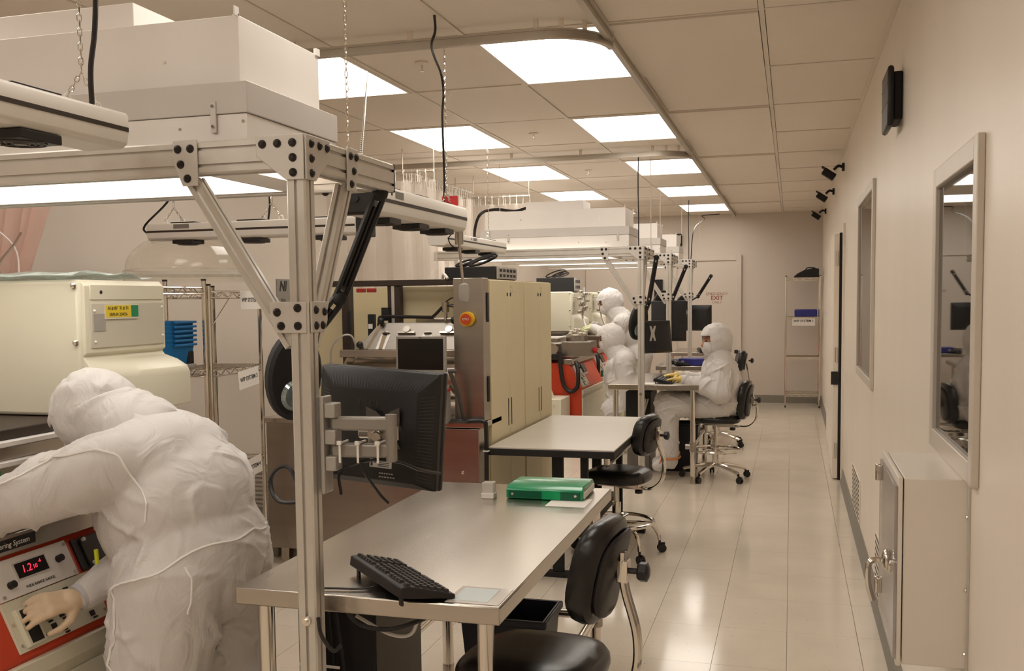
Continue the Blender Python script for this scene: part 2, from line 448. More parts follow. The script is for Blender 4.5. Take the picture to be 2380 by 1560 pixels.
# ceiling: slab, recessed grid and tiles
GX0, GY0, GL, GS = -.79, 4.306, .66, 1.074
ce = struct('ceiling', MB().box(XL-.1, XR+.2, YF-.1, YB+.1, ZC+.03, ZC+.12), GROOVE, label='suspended ceiling of beige tiles')
cols = [(XL, GX0-4*GL)]+[(GX0+c*GL, GX0+(c+1)*GL) for c in range(-4, 1)]+[(GX0+GL, XR)]
lights = {}
tmes = {}
r0 = int(math.floor((YF-GY0)/GS))
for ci, (xa, xb) in enumerate(cols):
    for r in range(r0, int((YB-GY0)/GS)+1):
        ya, yb = max(YF, GY0+r*GS), min(YB, GY0+(r+1)*GS)
        if yb-ya < .05: continue
        islight = ci in (2, 4) and r % 2 == 0
        if ci == 2: islight = islight and True
        w, d = xb-xa, yb-ya
        if islight:
            lights[(ci, r)] = (xa, xb, ya, yb); continue
        k = (round(w, 3), round(d, 3))
        if k not in tmes: tmes[k] = mesh_of(MB().box(-w/2+.014, w/2-.014, -d/2+.014, d/2-.014, ZC+.004, ZC+.03), 'ceiling_tile')
        proud = -.012 if (ci == 5 and r % 2 == 0) else random.uniform(-.002, .003)
        obj('ceiling_tile', tmes[k], CEILM, ce, loc=((xa+xb)/2, (ya+yb)/2, proud))
g = MB()
for xa, xb in cols[1:]: g.box(xa-.011, xa+.011, YF, YB, ZC, ZC+.029)
for ci, (xa, xb) in enumerate(cols):
    for r in range(r0, int((YB-GY0)/GS)+1):
        y = GY0+r*GS
        if YF < y < YB: g.box(xa+.011, xb-.011, y-.011, y+.011, ZC+.0005, ZC+.029)
for xx, sg in ((XR, -1), (XL, 1)): g.box(min(xx, xx+sg*.022), max(xx, xx+sg*.022), YF, YB, ZC+.0008, ZC+.029)
for yy, sg in ((YB, -1), (YF, 1)): g.box(XL, XR, min(yy, yy+sg*.022), max(yy, yy+sg*.022), ZC+.0009, ZC+.029)
obj('ceiling_grid', g, GRIDM, ce)
for (ci, r), (xa, xb, ya, yb) in sorted(lights.items()):
    where = 'column above the aisle edge' if ci == 4 else 'column above the machines'
    order = {-8: 'fourth behind the viewer', -6: 'third behind the viewer', -4: 'second behind the viewer', -2: 'first behind the viewer', 0: 'nearest in view', 2: 'second in view', 4: 'third in view', 6: 'fourth in view', 8: 'farthest'}.get(r, 'far')
    t = thing('ceiling_light', 'bright square ceiling light panel, %s, %s' % (where, order), 'ceiling light', ((xa+xb)/2, (ya+yb)/2, ZC), group='ceiling light panels')
    w, d = (xb-xa)/2-.012, (yb-ya)/2-.012
    obj('light_diffuser', MB().box(-w+.018, w-.018, -d+.018, d-.018, .004, .02), LAMP, t)
    fr = MB(); fr.box(-w, w, -d, -d+.02, -.002, .024).box(-w, w, d-.02, d, -.002, .024).box(-w, -w+.02, -d+.02, d-.02, -.002, .024).box(w-.02, w, -d+.02, d-.02, -.002, .024)
    obj('light_frame', fr, GRIDM, t)
# curtain tracks hung under the grid
def track(name, label, pts, loc):
    t = thing(name, label, 'curtain track', loc)
    mb = MB(); P = [V(p)-V(loc) for p in pts]
    ribbon(mb, [p-V((0, 0, .004)) for p in P], .012, .036); ribbon(mb, [p-V((0, 0, .008)) for p in P], .026, .008); ribbon(mb, [p+V((0, 0, .026)) for p in P], .026, .008)
    obj('track_profile', mb, RAILM, t)
    k = max(1, len(P)//7)
    for i in range(0, len(P), k):
        p = P[i]; obj('track_clip', MB().box(p.x-.010, p.x+.010, p.y-.010, p.y+.010, p.z+.03, ZC-loc[2]+.01), GRIDM, t, bevel=.003)
    return t
tz = ZC-.05
track('curtain_track', 'long straight curtain track running the length of the ceiling', [(GX0, y, tz) for y in [YF+.1+i*1.05 for i in range(18)]], (GX0, 5, tz))
def curved(y, x0, r=.28): return [(x, y, tz-.02) for x in [x0+(GX0-r-x0)*i/8 for i in range(9)]]+[(GX0-r+r*math.sin(a), y+r-r*math.cos(a), tz-.02) for a in [math.pi/2*i/8 for i in range(1, 9)]]
track('curtain_track', 'near curtain track crossing the ceiling and curving into the long track', curved(4.17, -3.4), (-2, 4.17, tz))
track('curtain_track', 'far curtain track crossing the ceiling above the strip curtains', curved(7.85, -3.4), (-2, 7.85, tz))
# sprinklers
for i, (x, y) in enumerate(((-1.81, 4.72), (-1.81, 6.95), (-1.84, 9.1))):
    t = thing('sprinkler_head', ('nearest', 'middle', 'farthest')[i]+' small pendent sprinkler in a ceiling tile', 'sprinkler', (x, y, ZC+.004), group='ceiling sprinklers')
    obj('escutcheon', MB().lathe([(.034, 0), (.034, -.006), (.012, -.012)], n=16), GRIDM, t)
    obj('head', MB().cyl((0, 0, -.01), (0, 0, -.04), .006, .004, 8).lathe([(.013, -.04), (.013, -.044)], n=10), CHROME, t)
# right-wall fittings
for i, (y, z) in enumerate(((8.75, 2.62), (10.75, 2.62), (13.2, 2.62))):
    t = thing('spot_camera', ('nearest', 'middle', 'farthest')[i]+' small black bracket camera high on the right wall', 'camera', (XR, y, z), group='black cameras on the right wall')
    obj('wall_plate', MB().cyl((0, 0, 0), (-.02, 0, 0), .035, n=12), BLKM, t)
    obj('arm', MB().tube(bez([(-.01, 0, 0), (-.05, 0, .01), (-.085, 0, -.02)], 4), .012, 6), BLKM, t)
    mb = MB(); M = Mx.Translation((-.125, 0, -.055)) @ Mx.Rotation(math.radians(35), 4, 'Y')
    mb.cb((0, 0, 0), (.11, .075, .06), M); mb.cb((-.055, 0, .02), (.06, .085, .012), M)
    obj('camera_body', mb, BLKM, t, bevel=.008)
t = thing('wall_unit', 'flat black rectangular unit high on the right wall', 'wall unit', (XR, 4.32, 2.33))
obj('back_box', MB().box(-.035, 0, -.10, .10, -.09, .10), BLKM, t, bevel=.006)
obj('front_panel', MB().box(-.06, -.035, -.13, .13, -.12, .12), BLK, t, bevel=.012)
obj('trim', MB().box(-.0615, -.06, -.12, .12, -.025, -.02).box(-.0615, -.06, -.12, .12, .05, .055), mat('smoke_trim', (.08, .07, .06), .2), t)
for i, (a, b, z0, z1, n) in enumerate(((4.35, 5.14, .06, .36, 'near'), (6.35, 7.05, .12, .39, 'far'))):
    t = thing('wall_vent', n+' low beige return air grille on the right wall', 'vent', (XR, (a+b)/2, 0), group='low wall grilles')
    obj('vent_frame', MB().box(-.008, 0, a-(a+b)/2, b-(a+b)/2, z0, z1), WALL, t, bevel=.002)
    for k in range(9):
        z = z0+.02+(z1-z0-.04)*k/8
        obj('vent_slot', MB().box(-.0095, -.008, a-(a+b)/2+.02, b-(a+b)/2-.02, z, z+.010), GROOVE, t)
# pass-through box
px0, py0, py1, pz0, pz1 = .27, 2.55, 2.97, .62, 1.09
t = thing('pass_through_cabinet', 'white pass-through box on the right wall with chrome lever latch', 'cabinet', (XR, 2.76, 0))
L = lambda x, y, z: (x-XR, y-2.76, z)
BOXM = mat('box_enamel', (.80, .735, .65), .33, var=.015)
obj('body', MB().box(px0-XR, 0, py0-2.76, py1-2.76, pz0, pz1), BOXM, t, bevel=.003)
fl2 = MB().box(-.006, 0, py0-2.76-.012, py1-2.76+.03, pz0-.02, pz1+.045)
obj('mounting_flange', fl2, mat('flange_enamel', (.60, .55, .48), .4, .1), t, bevel=.001)
for y, z in ((2.62, pz1+.022), (2.76, pz1+.022), (2.90, pz1+.022), (py0-.004, 1.0), (py0-.004, .82), (py0-.004, .66)):
    obj('screw', MB().ell((-.007, y-2.76, z), .005, n=8, m=4), CHROME, t)
obj('door', MB().box(px0-XR-.014, px0-XR-.003, py0-2.76-.004, py1-2.76+.01, pz0-.004, pz1+.002), BOXM, t, bevel=.002)
dp = t.children[-1]
obj('window_pane', MB().box(px0-XR-.022, px0-XR-.0145, py0-2.76-.006, py1-2.76+.003, pz0+.012, pz1-.02), mat('smoked_acrylic', (.42, .36, .33), .05, var=.05, alpha=.55), dp, bevel=.003)
hb = MB(); hx = px0-XR-.014
hb.cyl((hx, -.10, .845), (hx-.012, -.10, .845), .028, .024, 14); hb.ell((hx-.014, -.10, .855), (.014, .024, .028))
hb.tube(bez([(hx-.02, -.10, .85), (hx-.045, -.10, .852), (hx-.058, -.10, .838), (hx-.058, -.10, .79), (hx-.047, -.10, .745)], 5), .008, 8)
obj('lever_handle', hb, CHROME, t)
for z in (.70, 1.03):
    obj('hinge', MB().box(hx-.012, hx+.004, .195, .235, z-.022, z+.022).cyl((hx-.012, .215, z-.024), (hx-.012, .215, z+.024), .008, n=8), CHROME, t, bevel=.002)
# ------------------------------------------------------------------ stainless tables
def table(name, label, x0, x1, y0, y1, z, mt=STEEL, group=None, stretch=True):
    cx, cy = (x0+x1)/2, (y0+y1)/2
    t = thing(name, label, 'table', (cx, cy, 0), group=group)
    a, b = (x1-x0)/2, (y1-y0)/2
    top = MB().box(-a, a, -b, b, z-.045, z)
    obj('tabletop', top, mt, t, bevel=.004)
    lx, ly = a-.055, b-.06
    for sx in (-1, 1):
        for sy in (-1, 1):
            lg = obj('leg', MB().cyl((sx*lx, sy*ly, .0), (sx*lx, sy*ly, z-.045), .022, n=14), CHROME, t)
            obj('foot', MB().lathe([(.018, 0), (.024, .004), (.024, .06), (.0225, .065)], c=(sx*lx, sy*ly, 0), n=14), STEEL, lg)
            if stretch: obj('connector', MB().cyl((sx*lx, sy*ly, .27), (sx*lx, sy*ly, .35), .029, n=12).cyl((sx*lx, sy*ly, .31), (sx*lx-sx*.06, sy*ly, .31), .024, n=10).cyl((sx*lx, sy*ly, .31), (sx*lx, sy*ly-sy*.06, .31), .024, n=10), STEELD, lg)
    if stretch:
        for sx in (-1, 1): obj('stretcher', MB().cyl((sx*lx, -ly, .31), (sx*lx, ly, .31), .017, n=12), CHROME, t)
        obj('stretcher', MB().cyl((-lx, ly, .31), (lx, ly, .31), .017, n=12), CHROME, t)
    return t
T1 = (-1.39, -.67, 2.20, 3.72, .80)
table('steel_table', 'near stainless steel table with the keyboard and green binder', *T1)
table('steel_table', 'stainless steel table where the seated person types', -1.47, -.72, 8.02, 9.26, .825)
table('steel_table', 'third stainless steel table, behind the seated worker', -1.37, -.80, 10.25, 11.55, .825)
table('steel_table', 'farthest stainless steel table by the exit door', -1.53, -.80, 12.75, 14.0, .825)
# laminate table with black edge
t = thing('laminate_table', 'grey laminate table with black edges against the cream cabinets', 'table', (-1.235, 5.76, 0))
obj('tabletop', MB().box(-.345, .345, -.74, .74, .735, .742), LAMI, t)
obj('edge_band', MB().box(-.348, .348, -.745, .745, .698, .7348), BLKM, t, bevel=.003)
for y in (-.56, .56):
    obj('leg', MB().box(-.03, .03, y-.02, y+.02, .03, .70), BLKM, t, bevel=.003)
    obj('leg', MB().box(.13, .17, y-.02, y+.02, .03, .70), BLKM, t, bevel=.003)
    obj('foot_rail', MB().box(-.30, .32, y-.03, y+.03, 0, .03), BLKM, t, bevel=.004)
obj('crossbar', MB().box(.10, .14, -.54, .54, .22, .27), BLKM, t)
obj('edge_tube', MB().cyl((.30, -.70, .66), (.30, .70, .66), .016, n=10).cyl((.30, -.70, .66), (.30, -.70, .70), .016, n=10), CHROME, t)

# ------------------------------------------------------------------ extrusion work frames with fan filter units
def bolts(mb_parent, pts, nrm, r=.0095):
    n = V(nrm)
    for p in pts:
        p = V(p); obj('bolt', MB().cyl(p, p+n*.003, r*1.1, r*1.05, 12).cyl(p+n*.003, p+n*.007, r*.95, r*.5, 12), BOLT, mb_parent)

def work_frame(label, px, py, ztop, xleft, ydep, light_x1, task=True):
    t = thing('filter_gantry', label, 'work frame', (px, py, 0), group='aluminium work frames')
    s = .05; zt = ztop
    obj('post', extr(MB(), (0, 0, 0), (0, 0, zt-.002), s, s), ALU, t)
    fb = obj('beam', extr(MB(), (-s/2, 0, zt-.04), (xleft-px, 0, zt-.04), .05, .08, 1, 2), ALU, t)
    obj('beam', extr(MB(), (-s/2, ydep, zt-.04), (xleft-px, ydep, zt-.04), .05, .08, 1, 2), ALU, t)
    db = obj('beam', extr(MB(), (0, s/2, zt-.04), (0, ydep+.05, zt-.04), .05, .08, 1, 2), ALU, t)
    obj('end_cap', MB().box(-.026, .026, ydep+.05, ydep+.056, zt-.081, zt+.001), BLK, db, bevel=.002)
    # diagonal braces
    obj('brace', extr(MB(), (-.288, 0, zt-.095), (-.028, 0, zt-.50), .038, .038, up=(0, 1, 0)), ALU, t)
    obj('brace', extr(MB(), (0, .235, zt-.095), (0, .028, zt-.50), .038, .038, up=(1, 0, 0)), ALU, t)
    f = -s/2-.001
    def plate(poly, axis, a, b, bp, nr):
        p = obj('gusset_plate', MB().prism(poly, axis, a, b), PLATE, t, bevel=.0015)
        bolts(p, bp, nr)
    # front plates (facing -y)
    plate([(-.10, zt+.002), (.026, zt+.002), (.026, zt-.105), (-.022, zt-.105), (-.10, zt-.045)], 'y', f-.005, f,
          [(-.082, f-.005, zt-.018), (-.042, f-.005, zt-.018), (-.002, f-.005, zt-.018), (-.002, f-.005, zt-.053), (-.002, f-.005, zt-.088)], (0, -1, 0))
    plate([(-.33, zt+.004), (-.262, zt+.004), (-.262, zt-.108), (-.305, zt-.108), (-.33, zt-.05)], 'y', f-.005, f,
          [(-.315, f-.005, zt-.018), (-.28, f-.005, zt-.018), (-.308, f-.005, zt-.055), (-.29, f-.005, zt-.09)], (0, -1, 0))
    plate([(-.075, zt-.395), (.022, zt-.395), (.022, zt-.47), (-.058, zt-.47), (-.075, zt-.44)], 'y', f-.005, f,
          [(-.055, f-.005, zt-.42), (0, f-.005, zt-.41), (-.045, f-.005, zt-.453), (0, f-.005, zt-.453)], (0, -1, 0))
    # right plates (facing +x)
    g = s/2+.001
    plate([(-.026, zt+.002), (.10, zt+.002), (.10, zt-.045), (.022, zt-.105), (-.026, zt-.105)], 'x', g, g+.005,
          [(g+.005, 0, zt-.018), (g+.005, .042, zt-.018), (g+.005, .082, zt-.018), (g+.005, 0, zt-.053), (g+.005, 0, zt-.088)], (1, 0, 0))
    plate([(.20, zt+.004), (.265, zt+.004), (.265, zt-.05), (.245, zt-.108), (.20, zt-.108)], 'x', g, g+.005,
          [(g+.005, .217, zt-.018), (g+.005, .25, zt-.018), (g+.005, .235, zt-.055), (g+.005, .22, zt-.09)], (1, 0, 0))
    plate([(-.018, zt-.395), (.065, zt-.395), (.065, zt-.44), (.05, zt-.47), (-.018, zt-.47)], 'x', g, g+.005,
          [(g+.005, .003, zt-.415), (g+.005, .047, zt-.42), (g+.005, .003, zt-.453), (g+.005, .037, zt-.453)], (1, 0, 0))
    # bracket on the inner side carrying the lamp
    obj('corner_plate', MB().box(-.22, -.03, ydep-.09, ydep-.03, zt-.088, zt-.082), PLATE, t)
    bolts(t.children[-1], [(-.20, ydep-.06, zt-.088), (-.14, ydep-.06, zt-.088), (-.08, ydep-.06, zt-.088)], (0, 0, -1))
    if task:
        ld = obj('light_panel', MB().box(xleft-px+.05, light_x1-px, .045, ydep-.045, zt-.062, zt-.048), TASK, t)
        fr = MB(); fr.box(xleft-px+.04, light_x1-px+.01, ydep-.045, ydep-.03, zt-.075, zt-.045).box(light_x1-px, light_x1-px+.015, .04, ydep-.04, zt-.075, zt-.045)
        obj('light_frame', fr, WHITE, ld)
    # adjusting bolt low on the post
    obj('post_bolt', MB().cyl((0, f, .76), (0, f-.006, .76), .012, n=12).cyl((0, f-.006, .76), (0, f-.012, .76), .006, n=6), CHROME, t)
    return t

def ffu(label, x0, x1, y0, y1, z, ix0, ix1, hs=(.065, .14, .285), ih=.075):
    cx, cy = (x0+x1)/2, (y0+y1)/2
    t = thing('fan_filter_unit', label, 'filter unit', (cx, cy, z), group='white fan filter units')
    a, b = (x1-x0)/2, (y1-y0)/2; h1, h2, h3 = hs
    obj('tray', MB().box(-a+.01, a, -b, b, 0, h1), WHITE, t, bevel=.002)
    obj('filter_housing', MB().box(-a, a+.004, -b-.005, b+.005, h1+.001, h2), GREYP, t, bevel=.002)
    hb = MB().box(-a+.03, a-.035, -b+.03, b-.03, h2+.001, h3)
    o = obj('fan_box', hb, WHITE, t, bevel=.002)
    obj('seam_flange', MB().box(a-.049, a-.033, -b+.027, -b+.031, h2+.004, h3+.002).box(a-.037, a-.033, -b+.012, -b+.032, h3-.004, h3+.018), WHITE, o)
    obj('seam_flange', MB().box(a-.040, a-.030, b-.05, b-.03, h3-.004, h3+.016), WHITE, o)
    obj('motor_box', MB().box(ix0-cx, ix1-cx, -b+.12, b-.08, h3+.001, h3+ih), WHITE, t, bevel=.002)
    for x in (a-.09, -a+.25):
        c = obj('clip', MB().box(x-.008, x+.008, -b-.009, -b-.004, h1-.045, h1+.032), PLATE, t, bevel=.001)
        obj('screw', MB().cyl((x, -b-.009, h1-.03), (x, -b-.013, h1-.03), .004, n=8).cyl((x, -b-.009, h1+.02), (x, -b-.013, h1+.02), .004, n=8), CHROME, c)
    for x, zz in ((a-.19, .04), (a-.01, .05), (a-.42, .045), (a-.25, h2+.07), (-a+.35, h2+.08)):
        yy = -b if zz < h1 else -b+.03
        obj('screw', MB().cyl((x, yy+.001, zz), (x, yy-.003, zz), .004, n=8), CHROME, t)
    return t

work_frame('near aluminium work frame with diagonal braces at the keyboard table', -1.138, 2.14, 1.936, -2.55, .47, -1.42)
ffu('near white fan filter unit on the closest work frame', -2.55, -1.295, 2.17, 2.66, 1.938, -2.35, -1.70, (.07, .148, .318), .09)
work_frame('second aluminium work frame at the seated person\'s table', -1.175, 7.92, 1.958, -2.95, .55, -1.45)
ffu('second white fan filter unit with a black cable over its end', -2.56, -1.285, 8.0, 8.5, 1.962, -2.19, -1.69, (.1, .17, .325), .08)
work_frame('third aluminium work frame, partly hidden by the second', -1.195, 9.95, 1.985, -2.95, .55, -1.45)
ffu('third white fan filter unit, in the middle of the far three', -2.56, -1.29, 10.02, 10.5, 1.99, -2.19, -1.69, (.09, .16, .31))
work_frame('farthest aluminium work frame, nearest the exit door', -1.19, 12.03, 2.0, -2.95, .55, -1.45)
ffu('farthest white fan filter unit with a black box behind it', -2.56, -1.33, 12.1, 12.6, 2.005, -2.19, -1.69, (.09, .16, .31))

# ------------------------------------------------------------------ ionising blower bars on chains
def chain_links(mb, p0, p1, pitch=.016, w=.0045, r=.0014):
    p0, p1 = V(p0), V(p1); d = p1-p0; n = max(2, int(d.length/pitch)); d.normalize()
    a = d.orthogonal().normalized(); b = d.cross(a)
    for i in range(n):
        c = p0+(p1-p0)*((i+.5)/n); u = a if i % 2 else b
        L = pitch*.72
        mb.tube([c+d*L+u*0, c+d*L*.5+u*w, c-d*L*.5+u*w, c-d*L, c-d*L*.5-u*w, c+d*L*.5-u*w], r, 3, closed=True)

def ionizer(label, axis, a0, a1, c, z0, z1, w, fans, chains, endblack=False, badge=None, cable=True, near=False):
    """bar along axis; c = centre in the other axis"""
    mid = (a0+a1)/2
    loc = (c, mid, z0) if axis == 'y' else (mid, c, z0)
    t = thing('ionizer_bar', label, 'ionizer', loc, 0 if axis == 'y' else -math.pi/2, group='hanging ionizer bars')
    L = (a1-a0)/2; h = z1-z0; b = w/2
    # local: bar along +y
    prof = [(-b*.72, 0), (b*.72, 0), (b*.92, h*.12), (b, h*.44), (b, h*.9), (b*.93, h), (-b*.93, h), (-b, h*.9), (-b, h*.44), (-b*.92, h*.12)]
    obj('bar_housing', MB().prism(prof, 'y', -L, L), WPLAST, t, bevel=.004)
    st = MB()
    for sx in (-1, 1): st.box(sx*b-.001, sx*b+.0015, -L+.004, L-.004, h*.46, h*.58)
    obj('stripe', st, DKBR, t)
    if endblack:
        obj('end_cap', MB().box(-b-.003, b+.003, -L-.05, -L, -.002, h+.003), BLK, t, bevel=.01)
        obj('socket', MB().cyl((.01, -L-.05, h*.5), (.01, -L-.056, h*.5), .013, n=14).box(-.05, -.015, -L-.055, -L-.05, h*.3, h*.7), BLKM, t.children[-1])
    for fy in fans:
        fb = obj('fan', MB().box(-b*.78, b*.78, fy-.06, fy+.06, -.022, -.001), BLK, t, bevel=.003)
        gr = MB()
        for r in (.018, .029, .040, .051): gr.tube([(r*math.cos(k*math.pi/10), fy+r*math.sin(k*math.pi/10), -.024) for k in range(20)], .0016, 4, closed=True)
        gr.box(-.05, .05, fy-.002, fy+.002, -.025, -.022).box(-.002, .002, fy-.05, fy+.05, -.025, -.022).cyl((0, fy, -.026), (0, fy, -.022), .014, n=12)
        obj('fan_grille', gr, mat('grille_grey', (.06, .05, .045), .4), fb)
        obj('top_guard', MB().box(-b*.7, b*.7, fy-.07, fy+.07, h, h+.007), BLKM, t)
    for fy, top in chains:
        for dy in (-.05, .05): obj('hook', MB().tube(bez([(0, fy+dy-.012, h-.002), (0, fy+dy-.008, h+.022), (0, fy+dy+.008, h+.022), (0, fy+dy+.012, h-.002)], 4), .003, 5), WHITE, t)
        ch = MB(); apex = (0, fy, h+.085)
        chain_links(ch, (0, fy-.05, h+.02), apex); chain_links(ch, (0, fy+.05, h+.02), apex)
        chain_links(ch, apex, (0, fy, top-z0), .016 if near else .03)
        obj('chain', ch, CHROME, t)
    if badge is not None:
        bd = MB().box(b, b+.0012, badge, badge+.085, h*.66, h*.9)
        obj('badge', bd, mat('badge_grey', (.20, .18, .155), .4), t)
        obj('badge_mark', MB().cyl((b, badge-.035, h*.78), (b+.0015, badge-.035, h*.78), .007, n=10), INK, t)
    return t
def cable(name, label, pts, r=.005, m=BLK, parent=None, n=6):
    if parent is None: return obj(name, MB().tube(bez(pts, n), r, 6), m, label=label, cat='cable')
    return obj(name, MB().tube(bez(pts, n), r, 6), m, parent)

i1 = ionizer('closest white ionizer bar hanging at the upper left, fan underneath', 'y', .82, 1.99, -1.57, 1.905, 1.988, .14, (.32, -.05, -.42), ((.515, ZC),), near=True)
cable('power_cable', 'black cable hanging beside the chain of the closest ionizer bar', [(-1.545, 1.92, 1.99), (-1.54, 1.915, 2.08), (-1.53, 1.925, 2.2), (-1.525, 1.935, 2.5), (-1.53, 1.93, ZC)], .006)
i3 = ionizer('white ionizer bar with black end hanging beyond the near work frame', 'y', 3.43, 4.48, -1.58, 1.868, 1.982, .16, (-.32, 0, .32), ((.46, ZC),), endblack=True, badge=-.36, near=True)
cable('power_cable', 'long black cable running from the ceiling down to the middle ionizer bar', [(-1.6, 4.42, 1.98), (-1.595, 4.43, 2.1), (-1.6, 4.43, 2.4), (-1.592, 4.43, 2.52), (-1.585, 4.38, 2.60), (-1.55, 4.2, 2.632), (-1.50, 4.03, 2.64), (-1.46, 3.97, 2.68), (-1.455, 3.95, ZC)], .006)
obj('red_tag', MB().box(-1.62, -1.54, 4.455, 4.47, 1.985, 2.04), REDP, label='red tag standing on the far end of an ionizer bar', cat='tag', bevel=.004)
i2 = ionizer('wide ionizer bar hanging along the left wall above the rack', 'x', -3.16, -2.0, 4.36, 1.862, 1.945, .13, (-.38, .0, .42), ((-.46, ZC), (.10, ZC)), endblack=False, badge=None)
bd = MB().box(-2.98, -2.88, 4.293, 4.295, 1.918, 1.938)
obj('badge', MB().box(.065, .0665, -.42, -.33, .055, .077), mat('badge_grey', (.20, .18, .155), .4), i2)
obj('stripe_end', MB().box(-.06, .06, .58, .63, -.01, .09), BLK, i2, bevel=.004)
cable('power_cable', 'black cable looping into the left end of the wall ionizer bar', [(-3.165, 4.36, 1.905), (-3.21, 4.36, 1.91), (-3.21, 4.36, 1.95), (-3.06, 4.36, 2.08), (-3.07, 4.36, 2.2), (-3.1, 4.36, 2.5), (-3.08, 4.36, ZC)], .006)
cable('power_cable', 'black cable dropping to the middle of the wall ionizer bar', [(-2.50, 4.36, 1.95), (-2.49, 4.36, 2.05), (-2.51, 4.36, 2.3), (-2.52, 4.36, ZC)], .005)
i4 = ionizer('far ionizer bar hanging in front of the second filter unit', 'y', 6.15, 7.55, -2.27, 1.905, 1.995, .14, (-.4, 0, .4), ((.45, ZC),), badge=-.15)
obj('round_mark', MB().cyl((.07, -.5, .05), (.0715, -.5, .05), .02, n=14), INK, i4)

# thin hanging wires of the filter units
for i, (x, y, z, n) in enumerate(((-1.148, 2.43, 1.937, 'near work frame, front wire'), (-1.138, 2.49, 1.937, 'near work frame, rear wire'), (-2.4, 8.05, 2.28, 'second filter unit, left wire'), (-1.30, 10.1, 2.2, 'third filter unit'), (-1.3, 12.15, 2.3, 'farthest filter unit'), (-1.12, 12.5, 2.0, 'farthest work frame'), (-1.16, 8.4, 1.96, 'second work frame'))):
    mb = MB()
    if i < 2:
        top = (-1.148, 2.43, ZC) if i == 0 else (-2.135, 4.78, ZC)
        chain_links(mb, (x, y, z), top, .018, .0042, .0013)
    else: mb.cyl((x, y, z), (x, y, ZC), .003, n=5)
    obj('hanging_wire', mb, CHROME if i < 2 else WPLAST, label='thin wire from the ceiling to the '+n, cat='wire')
for i, (x, y, z, n) in enumerate(((-1.19, 7.9, 1.96, 'second'), (-1.2, 12.0, 2.0, 'farthest'), (-1.195, 13.6, 2.0, 'exit side'))):
    cable('power_cable', 'thin dark cable from the ceiling down to the %s work frame' % n, [(x, y, z), (x, y, z+.2), (x-.004, y, ZC-.3), (x, y, ZC-.03)] if i < 2 else [(x, 12.2, 2.0), (x, 12.6, 2.4), (x+.02, 13.9, 2.62), (x-.03, 14.2, 2.70), (x+.2, 14.3, 2.72)], .005 if i < 2 else .006)
cable('power_cable', 'thick black cable bent over the end of the second filter unit', [(-2.65, 8.1, 1.95), (-2.63, 8.06, 2.15), (-2.57, 8.05, 2.28), (-2.45, 8.1, 2.315), (-2.3, 8.15, 2.30), (-2.2, 8.2, 2.33)], .014)
# ------------------------------------------------------------------ drafting chairs
def cushion(L, Wd, T, nose=.25, n=28, m=8):
    """rounded seat pad: local x = depth (front at -x), y = width, top domed"""
    mb = MB(); rings = []
    vs = []; fs = []
    prof = [(.80, 0), (.97, .12), (1., .38), (.985, .62), (.93, .82), (.78, .95), (.5, 1.0), (.2, .99)]
    for k, (s, h) in enumerate(prof):
        for i in range(n):
            t = 2*math.pi*i/n; c, sn = math.cos(t), math.sin(t)
            e = .62
            x = L/2*s*(abs(c)**e)*(1 if c >= 0 else -1); y = Wd/2*s*(abs(sn)**e)*(1 if sn >= 0 else -1)
            if x < 0: y *= 1-.10*(-x/(L/2))
            z = T*h - (T*.45*max(0, (-x/(L/2))-.45)**1.4*h*1.6)
            vs.append((x, y, z))
    N = len(prof)
    for j in range(N-1):
        for i in range(n): fs.append((j*n+i, j*n+(i+1) % n, (j+1)*n+(i+1) % n, (j+1)*n+i))
    fs += [tuple(reversed(range(n))), tuple(range((N-1)*n, N*n))]
    return mb.add(vs, fs)

def back_pad(H, Wd, T, n=28):
    """local: outward normal +x (rear shell), y width, z height, gently curved"""
    vs = []; fs = []
    prof = [(.86, T*.5), (.97, T*.36), (1., T*.1), (.985, -T*.2), (.9, -T*.45), (.6, -T*.55), (.2, -T*.58)]
    for s, x in prof:
        for i in range(n):
            t = 2*math.pi*i/n; c, sn = math.cos(t), math.sin(t); e = .66
            y = Wd/2*s*(abs(c)**e)*(1 if c >= 0 else -1); z = H/2*s*(abs(sn)**e)*(1 if sn >= 0 else -1)
            vs.append((x-.28*(y*y)/Wd*1.2, y, z))
    N = len(prof)
    for j in range(N-1):
        for i in range(n): fs.append((j*n+i, j*n+(i+1) % n, (j+1)*n+(i+1) % n, (j+1)*n+i))
    fs += [tuple(reversed(range(n))), tuple(range((N-1)*n, N*n))]
    return MB().add(vs, fs)

